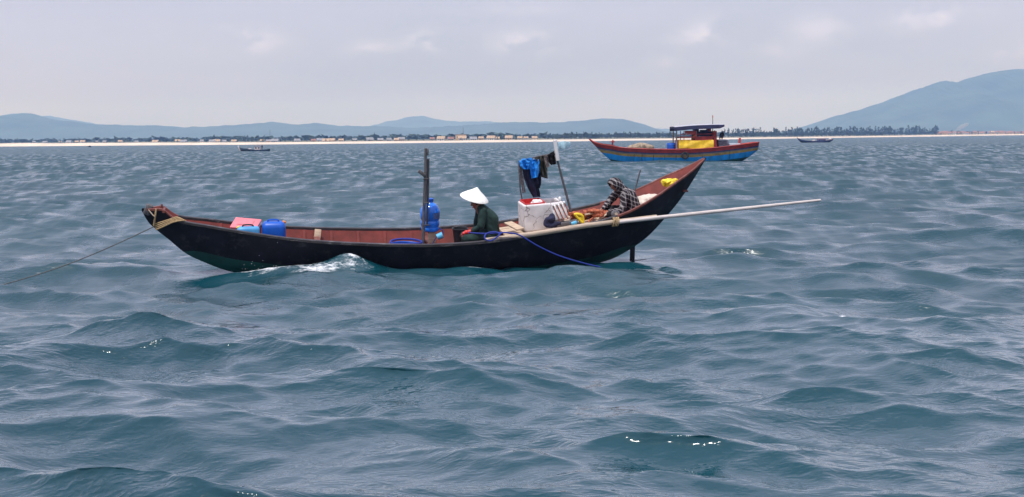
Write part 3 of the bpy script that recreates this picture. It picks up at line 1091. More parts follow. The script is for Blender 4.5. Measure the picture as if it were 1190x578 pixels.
# bow: cap on the stem and breasthook
c0 = L(169.5, 242.5)
MB().box((c0.x + .04, 0, c0.z - .02), (.135, .17, .21), (0, math.radians(24), 0), bev=.03).build('stem_cap', GREYWOOD, boat)
MB().box((-5.06, 0, 1.33), (.05, .42, .05)).build('bow_crossbar', REDRAIL, boat)
MB().tube([L(188, 242), L(188, 237.5)], [.025, .02], 8).build('bow_pin', REDRAIL, boat)
# thwarts and deck
for s, ww in ((-2.12, .12), (.12, .12), (1.05, .25)):
    b_ = float(fB(s)) - .09
    MB().box((s, 0, float(fS(s)) - .16), (ww, 2 * b_, .04), bev=.008).build('thwart', REDRAIL, boat)
x, z = loc(369, 274, .5)
MB().box((x, .52, z), (.13, .03, .25), (math.radians(-14), math.radians(8), 0), bev=.006).build('knee_board', WOOD, boat)
ds = np.linspace(1.62, 3.62, 12)
for i in range(8):
    y0 = -.64 + i * .182
    rings = []
    for s in ds:
        lim = float(fB(s)) - .10
        a_, c_ = max(-lim, y0 - .085), min(lim, y0 + .085)
        z = float(fS(s)) - .10 + .004 * ((i * 7) % 3)
        rings.append([(s, a_, z - .03), (s, c_, z - .03), (s, c_, z), (s, a_, z)])
    b = MB().loft(rings, closed=True)
    b.add(rings[0], [(3, 2, 1, 0)])
    b.add(rings[-1], [(0, 1, 2, 3)])
    b.build('deck_plank', WOOD, boat, smooth=False)
# stern bench the steersman sits on, rudder, bracket
MB().box((4.15, 0, 1.06), (.5, 1.1, .04), bev=.008).build('stern_bench', REDRAIL, boat)
x1, z1 = loc(735, 290)
rud = MB().box((x1, 0, z1 - .22), (.10, .05, .62), bev=.012).build('rudder', BLACK, boat)
MB().box((x1 + .17, 0, z1 - .25), (.26, .04, .06), (0, -.05, 0), bev=.01).build('rudder_blade', BLACK, rud)
q = L(796, 222, -.12)
MB().box((q.x, -.10, q.z), (.11, .16, .035), bev=.008).build('stern_bracket', REDRAIL, boat)

# ---- ropes at the bow
bow = thing('bow_rope', 'tan rope lashed round the bow of the black boat', 'rope', MB4)
for i in range(4):
    y = -1
    pts = [L(178.0 + i * 1.1, 261.0 + i * 2.0, -.06 - .012 * i), L(188, 258 + i * 2.1, -.19), L(198 + i, 254.8 + i * 1.2, -.285 - .01 * i), L(205 + i * 2.2, 252.5 + i * 1.3, -.30), L(210 + i * 2, 254 + i, -.24)]
    MB().tube(smooth_pts(pts, 6), (.013 + .002 * (i % 2)), 7).build('strand', ROPE, bow)
MB().tube(smooth_pts([L(181.5, 243.0, -.16), L(180.3, 252, -.16), L(178.8, 263, -.09)], 5), .018, 7).build('strand', ROPE, bow)
MB().tube(smooth_pts([L(172.5, 244.0, -.12), L(178, 250.5, -.16), L(180.4, 252, -.165)], 5), .012, 6).build('strand', POLE, bow)
an = thing('anchor_line', 'thin grey anchor line running from the black bow into the sea at left', 'rope')
e = at(-45, 334, 27.6)
a0 = MB4 @ L(179, 263.5, -.05)
MB().tube([a0.lerp(Vector((e[0], e[1], -.15)), k / 20) + Vector((0, 0, -.22 * math.sin(PI * k / 20) * .6)) for k in range(21)], .011, 6).build('line', LINE, an)

# ---- cooler, jerrycans
q = L(286, 262, .12)
cool = thing('cooler_box', 'red cooler box with bleached pink lid in the bow behind a light blue can', 'cooler', BT(q.x, .08, q.z - .13, math.radians(16), math.radians(3), math.radians(-16)))
MB().box((0, 0, -.03), (.50, .38, .30), bev=.03).build('body', REDP, cool)
MB().box((0, 0, .137), (.525, .425, .035), bev=.015).build('band', WHITEP, cool)
lid = MB().box((0, 0, .18), (.53, .43, .055), bev=.022).build('lid', PINK, cool)
MB().box((0, 0, .213), (.30, .2, .014), bev=.006).build('lid_panel', PINK, lid)


def jerrycan(name_label, u, v, yl, wd, ht, dp, m, capm, cap_side, rz=0):
    q = L(u, v, yl)
    o = thing('jerrycan', name_label, 'jerrycan', BT(q.x, yl, q.z - ht, 0, 0, rz))
    b = MB()
    rings = []
    for z, k, kx in ((0, .86, .9), (.02, .97, .98), (.06, 1, 1), (ht * .5, 1.01, 1.0), (ht * .80, 1, 1.0), (ht * .90, .94, .97), (ht * .97, .72, .86), (ht, .5, .72)):
        ring = []
        for j in range(24):
            a = 2 * PI * j / 24
            c, s_ = math.cos(a), math.sin(a)
            ring.append((math.copysign(abs(c) ** .45, c) * wd / 2 * kx, math.copysign(abs(s_) ** .45, s_) * dp / 2 * k, z))
        rings.append(ring)
    b.loft(rings, closed=True)
    b.add(rings[0], [tuple(range(24))])
    b.add(rings[-1], [tuple(range(24))])
    b.build('can_body', m, o, angle=50)
    MB().tube(smooth_pts([(-wd * .25, 0, ht - .02), (-wd * .20, 0, ht + .03), (wd * .16, 0, ht + .03), (wd * .22, 0, ht - .02)], 5), .016, 8).build('handle', DARK if capm is YEL else m, o)
    MB().lathe([(.035, 0), (.035, .05), (.03, .055), (0, .055)], 14, T(cap_side * wd * .40, 0, ht - .045, 0, cap_side * .5, 0)).build('cap', capm, o)
    return o


jerrycan('light blue plastic jerrycan with yellow cap in front of the red cooler', 288.5, 263.4, -.24, .44, .30, .20, LBLUE, YEL, -1, .05)
jerrycan('royal blue jerrycan with orange cap right of the red cooler', 318, 257.5, .02, .465, .58, .34, BLUE, ORG, 1, -.04)

# ---- mast, jug, tub
mast = thing('forked_mast', 'tall grey forked mast lashed from two poles by the blue water jug', 'mast', MB4)
MB().tube([L(491.5, 286, -.22), L(493, 240, -.22), L(494.5, 200, -.22), L(494.6, 172.5, -.22)], [.036, .034, .030, .026], 10, nz=.12).build('pole', GREYWOOD, mast)
MB().tube([L(496.6, 262, -.17), L(497.2, 215, -.17), L(497.6, 185, -.17)], [.022, .030, .026], 8, nz=.15).build('second_pole', GREYWOOD, mast)
MB().box(L(496.6, 177, -.21), (.05, .05, .13), bev=.01).build('fork_tip', GREYWOOD, mast)
MB().box(L(490.2, 201.5, -.24), (.17, .06, .07), (0, math.radians(38), 0), bev=.015).build('cleat', GREYWOOD, mast)
for v in (208, 236, 262):
    MB().tube([L(492.5, v, -.285), L(498.5, v - .5, -.25), L(499, v, -.15), L(492, v + .4, -.14), L(491.6, v + .2, -.28)], .008, 5).build('lashing', LINE, mast)
q = L(500.5, 269.5, .1)
st = tag(MB().box((0, 0, -.16), (.15, .2, .36), bev=.015).build('pedestal_block', WOOD), 'pale wooden block standing under the blue water jug', 'block')
st.matrix_world = BT(q.x + .02, .1, q.z)
jug = thing('water_jug', 'big translucent blue ribbed water jug standing beside the mast', 'water jug', BT(L(499.8, 250, .1).x, .1, q.z + .02))
S = .205
MB().lathe([(.0, 0), (.16, 0), (.178, .015), (.182, .05), (.175, .085), (.172, .10), (.186, .12), (.19, .2), (.178, .215), (.178, .235), (.19, .25), (.196, .32), (.196, .40), (.185, .45), (.155, .505), (.105, .55), (.062, .575), (.056, .59), (.056, .63), (.062, .632), (.062, .645), (0, .645)], 28).build('bottle', JUG, jug, angle=50)
MB().lathe([(.064, .60), (.068, .61), (.068, .655), (.06, .66), (0, .66)], 16).build('cap', BLUE, jug)
lb_ = MB()
ring = [[(.2 * math.sin(a), -.2 * math.cos(a), z) for z in (.27, .39)] for a in np.linspace(.2, 1.15, 10)]
lb_.loft(ring).build('label_patch', JUGL, jug)
MB().tube(smooth_pts([(.17, -.1, .06), (.23, -.14, .03), (.24, -.13, -.06), (.18, -.12, -.05)], 5), .01, 6).build('strap', BROPE, jug)
q = L(511, 274.5, -.2)
cup = thing('hanging_cup', 'small cyan cup hanging on a cord beside the water jug', 'cup', BT(q.x, -.2, q.z, 0, math.radians(70), 0))
MB().lathe([(0, -.06), (.055, -.06), (.068, .06), (.062, .06), (.05, -.05), (0, -.05)], 18).build('cup_body', CYAN, cup)
MB().tube(smooth_pts([(-.02, 0, -.06), (.06, .02, -.14), (.16, .02, -.26)], 5), .007, 5).build('cord', BROPE, cup)
q = L(472, 279.8, -.38)
tub = thing('rope_coil', 'bright blue coiled rope heap just inside the near rail left of the mast', 'rope', BT(q.x, -.38, q.z - .02))
cb = MB()
for i in range(7):
    a_, b_ = .325 - .010 * i + random.uniform(-.012, .012), .26 - .012 * i
    ph = random.uniform(0, 6)
    pts = [(a_ * math.cos(a) + .01 * math.sin(3 * a + ph), b_ * math.sin(a), -.05 - .032 * i + .008 * math.sin(2 * a + ph) + (.045 if i == 0 else .02)) for a in np.linspace(0, 2 * PI, 40)]
    MB().tube(pts, .022, 7).build('coil', BLUE if i % 2 else BROPE, tub)

# ---- people
def fingers(b, wrist, d, up, palm=.085, ln=.075, r=.010, curl=.6, side=1):
    """a palm and five curled digits; d = hand direction, up = back of hand"""
    d, up = Vector(d).normalized(), Vector(up)
    up = (up - d * up.dot(d)).normalized()
    s = d.cross(up)
    wrist = Vector(wrist)
    b.capsule(wrist + d * .01, wrist + d * palm * .55, .026, .033, 8)
    for j, (o, l) in enumerate(((-1.5, .85), (-.5, 1), (.5, 1.05), (1.5, .8))):
        k = wrist + d * palm + s * (o * .019)
        b.capsule(wrist + d * palm * .5 + s * (o * .014), k, .014, .012, 6)
        m = k + (d * math.cos(curl * .6) - up * math.sin(curl * .6)) * ln * l * .5
        e = m + (d * math.cos(curl * 1.7) - up * math.sin(curl * 1.7)) * ln * l * .5
        b.capsule(k, m, .0115, .0105, 6)
        b.capsule(m, e, .0105, .009, 6)
    th0 = wrist + d * palm * .3 + s * side * .028
    m = th0 + (d * .6 + s * side * .8 - up * .2).normalized() * .045
    e = m + (d * .9 + s * side * .1 - up * .4).normalized() * .035
    b.capsule(th0, m, .014, .012, 6)
    b.capsule(m, e, .012, .010, 6)


def head(b, c, fx, fz, k=1.0):
    """skull with jaw, nose, ears and lips; looks along (fx, 0, fz)"""
    f = Vector((fx, 0, fz)).normalized()
    up = Vector((-f.z, 0, f.x)) if f.x > 0 else Vector((f.z, 0, -f.x))
    c = Vector(c)
    b.ball(c, (.095 * k, .075 * k, .11 * k), 16, 12)
    b.ball(c + f * .035 * k - up * .055 * k, (.06 * k, .055 * k, .06 * k), 12, 8)
    b.capsule(c + f * .09 * k + up * .005, c + f * .112 * k - up * .03 * k, .010 * k, .015 * k, 8)
    b.capsule(c + f * .085 * k - up * .062 * k + Vector((0, -.02, 0)), c + f * .085 * k - up * .062 * k + Vector((0, .02, 0)), .009 * k, .009 * k, 6)
    b.ball(c + f * .07 * k - up * .098 * k, .022 * k, 8, 6)
    for sd in (-1, 1):
        b.ball(c + Vector((0, sd * .078 * k, 0)) - f * .01, (.018 * k, .01 * k, .03 * k), 8, 6)
        b.ball(c + f * .082 * k + up * .022 * k + Vector((0, sd * .03, 0)), (.012, .02, .008), 8, 6)


# person with the conical hat
pr = thing('person', 'person in dark green clothes and white conical hat seated amidships facing the bow', 'person', MB4)
Y1 = -.12
hip, chest, neck = L(569, 272, Y1), L(565.5, 254, Y1), L(556.5, 240.5, Y1)
hd = L(552.5, 234.5, Y1)
bd = MB()
head(bd, hd, -.9, -.45)
bd.capsule(hd + Vector((.02, 0, -.05)), neck, .052, .058)
bd.capsule(neck, chest, .10, .115)
bd.capsule(chest, hip, .11, .13)
sh = {-1: L(561, 245.5, Y1 - .19), 1: L(557, 245.5, Y1 + .19)}
el = {-1: L(559, 263.0, Y1 - .26), 1: L(554, 264, Y1 + .24)}
wr = {-1: L(546, 269.5, Y1 - .12), 1: L(545, 271, Y1 + .12)}
kn = {-1: L(541, 277.5, Y1 - .17), 1: L(539, 274, Y1 + .17)}
ft = {-1: L(545, 297, Y1 - .17), 1: L(543, 296, Y1 + .17)}
for s_ in (-1, 1):
    bd.capsule(neck + Vector((.02, 0, -.05)), sh[s_], .06, .055)
    bd.capsule(sh[s_], el[s_], .048, .04)
    bd.capsule(el[s_], wr[s_], .038, .027)
    bd.capsule(hip + Vector((0, s_ * .1, 0)), kn[s_], .085, .058)
    bd.capsule(kn[s_], ft[s_], .055, .038)
    bd.capsule(ft[s_], ft[s_] + Vector((-.16, 0, -.03)), .04, .028)
    fingers(bd, wr[s_], (-1, -s_ * .15, -.15), (-.1, 0, 1), side=-s_)
melt(bd, 'body', SKIN, pr, .009, 3)
jk = MB()
bk = L(575, 254, Y1)
jk.capsule(neck + Vector((.02, 0, -.015)), chest + Vector((.01, 0, 0)), .098, .165, 14)
jk.capsule(chest + Vector((0, -.06, 0)), hip + Vector((.02, -.06, .04)), .15, .165, 14)
jk.capsule(chest + Vector((0, .06, 0)), hip + Vector((.02, .06, .04)), .15, .165, 14)
for y_ in (-.09, 0, .09):
    jk.capsule(bk + Vector((-.05, y_, -.0)), hip + Vector((.06, y_, .02)), .12, .13, 14)
    jk.capsule(neck + Vector((.05, y_ * .9, -.03)), bk + Vector((-.05, y_, -.0)), .10, .12, 14)
for s_ in (-1, 1):
    jk.capsule(neck + Vector((.03, 0, -.06)), sh[s_], .09, .078)
    jk.capsule(sh[s_], el[s_], .085, .075)
    jk.capsule(el[s_], wr[s_] + Vector((.03, 0, 0)), .066, .047)
melt(jk, 'jacket', GRNCLOTH, pr, .013, 12, .014, 7, 2)
tr = MB()
for s_ in (-1, 1):
    tr.capsule(hip + Vector((0, s_ * .1, -.03)), kn[s_], .125, .085, 12)
    tr.capsule(kn[s_], ft[s_] + Vector((0, 0, .05)), .08, .062, 12)
tr.capsule(hip + Vector((0, -.08, -.02)), hip + Vector((0, .08, -.02)), .14, .14)
melt(tr, 'trousers', GRNCLOTH, pr, .013, 4, .012, 8, 5)
for s_ in (-1, 1):
    gb = MB()
    fingers(gb, wr[s_], (-1, -s_ * .15, -.15), (-.1, 0, 1), palm=.095, ln=.085, side=-s_)
    gb.capsule(wr[s_] + Vector((.07, 0, .005)), wr[s_], .052, .046)
    gb.ball(wr[s_] + Vector((-.06, 0, -.01)), (.065, .05, .045), 12, 8)
    gb.ball(wr[s_] + Vector((-.12, 0, -.03)), (.04, .045, .03), 12, 8)
    melt(gb, 'glove', REDP, pr, .009, 2)
ap = L(551.8, 217.2, Y1)
R_ = .29
prof = [(0, .215), (.03, .195), (.10, .135), (.18, .08), (.25, .026), (R_, -.012), (R_ + .004, -.022), (R_ - .006, -.02), (.24, .012), (.16, .072), (.09, .12), (0, .18)]
hm = T(ap.x - .005, Y1, ap.z - .212, math.radians(9), math.radians(13), 0)
MB().lathe(prof, 40, hm).build('conical_hat', HATM, pr, angle=70)
MB().tube(smooth_pts([hd + Vector((.02, -.09, .05)), hd + Vector((-.02, -.06, -.08)), hd + Vector((-.06, 0, -.13)), hd + Vector((-.02, .06, -.08)), hd + Vector((.02, .09, .05))], 5), .006, 5).build('chin_strap', REDP, pr)
MB().ball(hd + Vector((.02, 0, .01)), (.1, .083, .115), 14, 10, nz=.08, rot=(0, 0, 0)).build('hair', HAIR, pr)

q = L(533.5, 266.5, .28)
bk_ = thing('bucket', 'dark grey bucket in front of the seated person with the conical hat', 'bucket', BT(q.x + .02, .28, q.z - .15))
MB().lathe([(0, -.12), (.12, -.12), (.155, .15), (.168, .155), (.168, .17), (.15, .17), (.115, -.1), (0, -.1)], 24).build('pail', DARK, bk_)
MB().tube([(.155 * math.cos(a), .02, .16 + .05 * math.sin(a)) for a in np.linspace(0, PI, 14)], .006, 6).build('handle', IRON, bk_)

# person in the plaid hooded shirt
p2 = thing('person', 'person in black and white plaid hooded shirt hunched by the stern mending nets', 'person', MB4)
Y2 = -.05
hip, chest, neck = L(734, 243, Y2), L(728.5, 229, Y2), L(720.5, 219.5, Y2 - .02)
hd = L(714.8, 214.3, Y2 - .06)
bd = MB()
head(bd, hd, -.8, -.6)
bd.capsule(hd + Vector((.03, .02, -.04)), neck, .052, .058)
bd.capsule(neck, chest, .10, .115)
bd.capsule(chest, hip, .11, .13)
sh = {-1: L(727, 227, Y2 - .20), 1: L(717, 224, Y2 + .17)}
el = {-1: L(723, 244.5, Y2 - .27), 1: L(707, 236, Y2 + .22)}
wr = {-1: L(707, 246.5, Y2 - .16), 1: L(699, 243.5, Y2 + .10)}
kn = {-1: L(709, 250, Y2 - .20), 1: L(707, 244, Y2 + .22)}
ft = {-1: L(722, 262, Y2 - .15), 1: L(716, 262, Y2 + .15)}
for s_ in (-1, 1):
    bd.capsule(neck + Vector((.02, 0, -.05)), sh[s_], .06, .055)
    bd.capsule(sh[s_], el[s_], .048, .04)
    bd.capsule(el[s_], wr[s_], .038, .027)
    bd.capsule(hip + Vector((0, s_ * .1, 0)), kn[s_], .085, .058)
    bd.capsule(kn[s_], ft[s_], .055, .038)
    bd.capsule(ft[s_], ft[s_] + Vector((-.16, 0, -.03)), .04, .028)
    fingers(bd, wr[s_], (-1, -s_ * .1, -.75), (-.6, 0, .7), side=-s_)
melt(bd, 'body', SKIN, p2, .009, 3)
jk = MB()
jk.capsule(neck + Vector((.01, 0, -.02)), chest + Vector((.03, 0, 0)), .11, .18, 14)
jk.capsule(chest + Vector((.02, -.07, 0)), hip + Vector((.03, -.07, .02)), .165, .17, 14)
jk.capsule(chest + Vector((.02, .07, 0)), hip + Vector((.03, .07, .02)), .165, .17, 14)
jk.capsule(chest + Vector((.05, 0, .0)), hip + Vector((.07, 0, -.02)), .15, .15, 14)
for s_ in (-1, 1):
    jk.capsule(neck + Vector((.05, 0, -.05)), sh[s_], .10, .088)
    jk.capsule(sh[s_], el[s_], .088, .072)
    jk.capsule(el[s_], wr[s_] + Vector((.03, 0, .02)), .07, .046)
melt(jk, 'shirt', PLAID, p2, .013, 3, .016, 7, 9)
hoodb = MB()
f = Vector((-.8, -.25, -.55)).normalized()
rings = []
for k, (o_, rr) in enumerate(((-.145, .03), (-.13, .08), (-.075, .128), (0, .145), (.055, .14), (.085, .122), (.08, .102), (.04, .1), (-.02, .09))):
    up = Vector((0, 0, 1)) - f * f.z
    up.normalize()
    sd = f.cross(up)
    ring = []
    for j in range(20):
        a = 2 * PI * j / 20
        pnt = hd + f * (o_ + .02 * math.cos(a)) + up * (math.cos(a) * rr * 1.08) + sd * (math.sin(a) * rr * .92)
        ring.append(pnt + f * .006 * mnoise.noise(pnt * 20))
    rings.append(ring)
hoodb.loft(rings, closed=True)
hoodb.add(rings[0], [tuple(range(20))])
hoodb.build('hood', PLAID, p2, angle=70)
nb = MB().capsule(hd + Vector((.07, .0, -.04)), neck + Vector((.02, 0, -.02)), .10, .12, 14)
melt(nb, 'hood_neck', PLAID, p2, .014, 3, .008, 9, 4)
tr = MB()
for s_ in (-1, 1):
    tr.capsule(hip + Vector((0, s_ * .1, -.04)), kn[s_], .12, .085, 12)
    tr.capsule(kn[s_], ft[s_] + Vector((0, 0, .05)), .08, .062, 12)
melt(tr, 'trousers', BLKCLOTH, p2, .014, 4, .012, 8, 5)

# ---- foam box and the gear round it
zd = L(628, 265.5, -.1).z
q = L(629.5, 265, .02)
fb = thing('foam_box', 'large cracked white styrofoam ice box on the deck planks behind the person in the hat', 'box', BT(q.x, .02, q.z, 0, math.radians(-3.5), math.radians(4)))
W, D_, H_ = .83, .56, .55
b = MB()
b.box((0, -D_ / 2 + .03, H_ / 2), (W, .06, H_), bev=.028)
b.box((0, D_ / 2 - .03, H_ / 2), (W, .06, H_), bev=.028)
b.box((-W / 2 + .03, 0, H_ / 2), (.06, D_ - .008, H_ - .006), bev=.028)
b.box((W / 2 - .03, 0, H_ / 2), (.06, D_ - .008, H_ - .006), bev=.028)
b.box((0, 0, .04), (W - .02, D_ - .02, .07), bev=.02)
melt(b, 'foam_shell', STYRO, fb, .014, 3, .004, 10, 1)
MB().box((.06, 0, H_ * .5), (.05, D_ - .12, H_ - .05), bev=.01).build('divider', STYRO, fb)
MB().box((.24, 0, H_ * .42), (.3, D_ - .13, .03)).build('ice_bed', GREYCLOTH, fb)
q0 = fb.matrix_world @ Matrix.Translation((-.17, 0, H_ - .035))
ry = thing('red_tray', 'red plastic tray holding a white bag in the foam box top', 'tray', q0)
tb = MB()
tb.box((0, -.2, 0), (.40, .02, .10)).box((0, .2, .01), (.40, .02, .12)).box((-.2, 0, .004), (.02, .38, .11)).box((.2, 0, .004), (.02, .38, .11)).box((0, 0, -.03), (.38, .38, .02))
tb.build('tray_shell', REDP, ry, smooth=False)
wb_ = tag(MB().ball((0, 0, 0), (.12, .1, .06), 16, 10, nz=.35, seed=3).build('white_bag', WHITEP), 'crumpled white bag lying in the red tray', 'bag')
wb_.matrix_world = q0 @ Matrix.Translation((.07, -.06, .03))
q = L(651.5, 255, -.26)
cr = thing('slatted_crate', 'small white crate with brown cords leaning against the foam box', 'crate', BT(q.x, -.26, q.z, math.radians(-8), math.radians(-12), math.radians(3)))
MB().box((0, 0, .16), (.29, .2, .30), bev=.015).build('crate_body', WHITEP, cr)
for k in range(4):
    x = -.12 + .08 * k
    MB().box((x, -.10, .325), (.045, .06, .05), bev=.01).build('knob', WHITEP, cr)
    MB().tube(smooth_pts([(x + .01, -.11, .30), (x + .03, -.115, .2), (x + .05, -.12, .1), (x + .08, -.13, -.02)], 4), .011, 6).build('cord', NET, cr)
kb = tag(MB().ball((0, 0, 0), (.03, .03, .045), 10, 8).build('white_peg', WHITEP), 'little white peg on the right corner of the foam box', 'peg')
kb.matrix_world = fb.matrix_world @ Matrix.Translation((W / 2 - .04, -.1, H_ + .035))
MBx = MB().tube(smooth_pts([L(634, 263.5, -.42), L(637, 258.5, -.42), L(641, 253, -.40), L(644, 250, -.36)], 4), [.03, .05, .065, .07, .075, .08, .08, .08, .075, .07, .06, .05, .03], 12, nz=.35, seed=2)
MBx.tube(smooth_pts([L(634, 264, -.42), L(642, 261.5, -.44), L(649, 260.5, -.42), L(652, 259.8, -.40)], 4), [.02, .03, .045, .05, .055, .055, .055, .05, .05, .05, .045, .04, .02], 12, nz=.35, seed=6)
o = tag(melt(MBx, 'dark_cloth', NAVY, None, .013, 3, .012, 14), 'dark navy cloth heaped at the foot of the white crate', 'cloth')
o.matrix_world = MB4
q = L(661, 259, -.36)
o = tag(MB().box((0, 0, 0), (.36, .16, .07), (0, -.16, 0), bev=.012).build('wooden_tray', GREYWOOD), 'low grey wooden box right of the navy cloth', 'box')
o.matrix_world = BT(q.x, -.36, q.z)
o = thing('yellow_scoop', 'yellow plastic scoop standing right of the white crate', 'scoop', MB4)
MB().tube(smooth_pts([L(667, 249.5, -.3), L(672, 249, -.3), L(677, 251.5, -.3), L(677.5, 258.5, -.3), L(673, 255, -.3), L(669, 250.5, -.3)], 4), .028, 8).build('frame', YEL, o)
MB().ball(L(674, 254, -.28), (.075, .04, .045), 12, 8, nz=.3, seed=2).build('bowl', YEL, o)
q = L(667.5, 259, -.42)
o = thing('cyan_bottle', 'small cyan bottle lying below the yellow scoop', 'bottle', BT(q.x, -.42, q.z, 0, math.radians(75), 0))
MB().lathe([(0, -.07), (.035, -.07), (.04, -.05), (.04, .03), (.02, .06), (0, .06)], 14).build('flask', CYAN, o)
MB().lathe([(.018, .06), (.018, .085), (0, .085)], 10).build('cap', WHITEP, o)
nb = MB()
r_ = random.Random(5)
for k in range(16):
    a, c = r_.uniform(668, 704), r_.uniform(249, 257)
    q = L(a, c - (a - 668) * .22, r_.uniform(-.3, .25))
    nb.ball(q, (r_.uniform(.07, .16), r_.uniform(.07, .13), r_.uniform(.03, .07)), 10, 7)
o = tag(melt(nb, 'net_heap', NET, None, .016, 3, .025, 20), 'orange red fishing net heaped on the stern deck before the plaid person', 'fishing net')
o.matrix_world = MB4
for (a, c, d, e, lab) in ((683, 258, 701, 244.5, 'orange stick leaning across the net heap by the plaid knees'), (680, 249.5, 694, 247.5, 'short brown stick lying flat on the net heap'), (689, 260, 707, 248, 'pale stick along the near rail beside the net heap')):
    o = tag(MB().tube([L(a, c, -.4), L(d, e, -.22)], [.018, .022], 8).build('wooden_stick', NET if 'orange' in lab else WOOD), lab, 'stick')
    o.matrix_world = MB4
# clothes pole
cp = thing('clothes_pole', 'slanting dark pole with white top beside the foam box', 'pole', MB4)
YC = .16
MB().tube([L(664.5, 250, YC), L(656, 218, YC), L(647.3, 185, YC)], [.026, .024, .020], 8).build('shaft', GREYWOOD, cp)
MB().tube([L(648, 186.5, YC), L(645, 163, YC)], [.045, .04], 10).build('white_sleeve', WHITEP, cp)
MB().tube([L(647, 178, YC), L(625, 182, YC + .02), L(602.5, 188, YC + .05)], [.016, .014, .012], 6).build('crossbar', GREYWOOD, cp)
MB().tube([L(602.8, 187, YC + .05), L(604.5, 220, YC + .05), L(612, 262, YC + .2)], [.014, .014, .016], 6).build('prop', GREYWOOD, cp)
fl = MB()
rings = []
for i in range(14):
    tt = i / 13
    a = L(648.5 + 14 * tt, 169.5 - 1.2 * tt, YC - .05 + .03 * math.sin(tt * 7))
    hgt = .03 + .05 * math.sin(PI * (.25 + .6 * tt))
    yy = .012
    rings.append([a + Vector((0, -yy, hgt)), a + Vector((0, -yy - .02, 0)), a + Vector((0, -yy, -hgt)), a + Vector((0, yy, -hgt)), a + Vector((0, yy - .02, 0)), a + Vector((0, yy, hgt))])
fl.loft(rings, closed=True)
fl.add(rings[0], [tuple(range(6))]).add(rings[-1], [tuple(range(6))])
o = tag(fl.build('pennant', mat('pale_cyan_cloth', (.42, .62, .70), .7, .35, 9)), 'faded pale cyan pennant tied to the white pole top', 'flag')
o.matrix_world = MB4


def drape(b, left, right, yl, folds, amp, seed, nu=26, nv=22, th=.014):
    """a hanging piece of cloth: left and right outlines from the bar down, deep soft folds, real thickness"""
    Lp, Rp = smooth_pts([Vector((u, v, 0)) for u, v in left], 8), smooth_pts([Vector((u, v, 0)) for u, v in right], 8)
    F_, B_ = [], []
    for j in range(nv):
        t_ = j / (nv - 1)
        a = Lp[min(int(t_ * (len(Lp) - 1)), len(Lp) - 1)]
        c = Rp[min(int(t_ * (len(Rp) - 1)), len(Rp) - 1)]
        fr, br_ = [], []
        for i in range(nu):
            k = i / (nu - 1)
            px = a.lerp(c, k)
            n_ = mnoise.noise(Vector((k * 3 + seed, t_ * 2.2, seed * 1.7)))
            n2_ = mnoise.noise(Vector((k * 7 + seed, t_ * 6, seed)))
            y = yl + amp * (math.sin(2 * PI * folds * (k + .12 * n_) + seed + t_ * .8) * (.45 + .55 * t_) + .9 * n_ + .35 * n2_)
            p = L(px.x + .5 * n2_, px.y + .5 * n_, y)
            fr.append(p - Vector((0, th / 2, 0)))
            br_.append(p + Vector((0, th / 2, 0)))
        F_.append(fr + br_[::-1])
    b.loft(F_, closed=True)
    b.add(F_[0], [tuple(range(2 * nu))]).add(F_[-1], [tuple(range(2 * nu))])


def cloth(name, m, label, cat, sheets, seed=0):
    b = MB()
    for k, (lf, rt, y, fo, am) in enumerate(sheets):
        drape(b, lf, rt, y, fo, am, seed * 3.1 + k * 1.7)
    o = tag(b.build(name, m, angle=80), label, cat)
    o.matrix_world = MB4


cloth('hung_jacket', BLUECLOTH, 'bright blue nylon jacket hung highest at the left of the clothes pole', 'jacket', [([(603.5, 187), (603.5, 191), (606, 195.5), (609, 197)], [(626, 185.5), (626.5, 190), (624, 194), (619, 196.5)], .12, 2.2, .055), ([(614, 188), (616, 197), (617.5, 207.5)], [(625, 188), (626.5, 198), (625, 206)], .07, 1.3, .045), ([(606, 185), (607, 189), (609, 192)], [(618, 183.5), (620, 188), (619, 192)], .05, 1.2, .05)], 1)
cloth('hung_trousers', NAVY, 'dark navy trousers hung under the blue jacket', 'trousers', [([(606.5, 193), (608.5, 206), (613.5, 219), (619.5, 229.5)], [(617, 193), (621, 206), (626, 218), (628, 229)], .2, 1.5, .05), ([(617, 195), (620.5, 207), (622.5, 217)], [(627.5, 197), (629, 209), (627.5, 219)], .25, 1.2, .05)], 2)
cloth('hung_scarf', GREYCLOTH, 'narrow grey scarf hung at the left end of the clothes bar', 'scarf', [([(602, 188), (603, 203), (607.5, 225)], [(606, 188), (607.5, 203), (611, 223)], .14, .9, .02)], 3)
cloth('hung_shirt', OLIVE, 'olive shirt hung between blue jacket and black shirt', 'shirt', [([(621.5, 183.5), (625, 191), (629, 206)], [(634.5, 180), (635.5, 192), (636.5, 207.5)], .17, 1.8, .045), ([(621, 184), (623, 190), (626, 197)], [(627, 183), (629, 191), (629.5, 199)], .13, 1.1, .035)], 4)
cloth('hung_towel', mat('taupe_cloth', (.16, .13, .12), .9, .4, 20), 'narrow taupe towel hung beside the olive shirt', 'towel', [([(631.5, 181.5), (633, 188), (635, 195)], [(636, 180.5), (637.5, 187), (638.5, 194)], .12, .9, .02)], 5)
cloth('hung_shirt', BLKCLOTH, 'black shirt hung next to the white pole top', 'shirt', [([(635, 181), (637, 187), (640.5, 192)], [(643.5, 176), (645, 183), (646.5, 190.5)], .15, 1.6, .045), ([(639, 178), (640, 182)], [(644, 175.5), (644.5, 180)], .12, .8, .03)], 6)

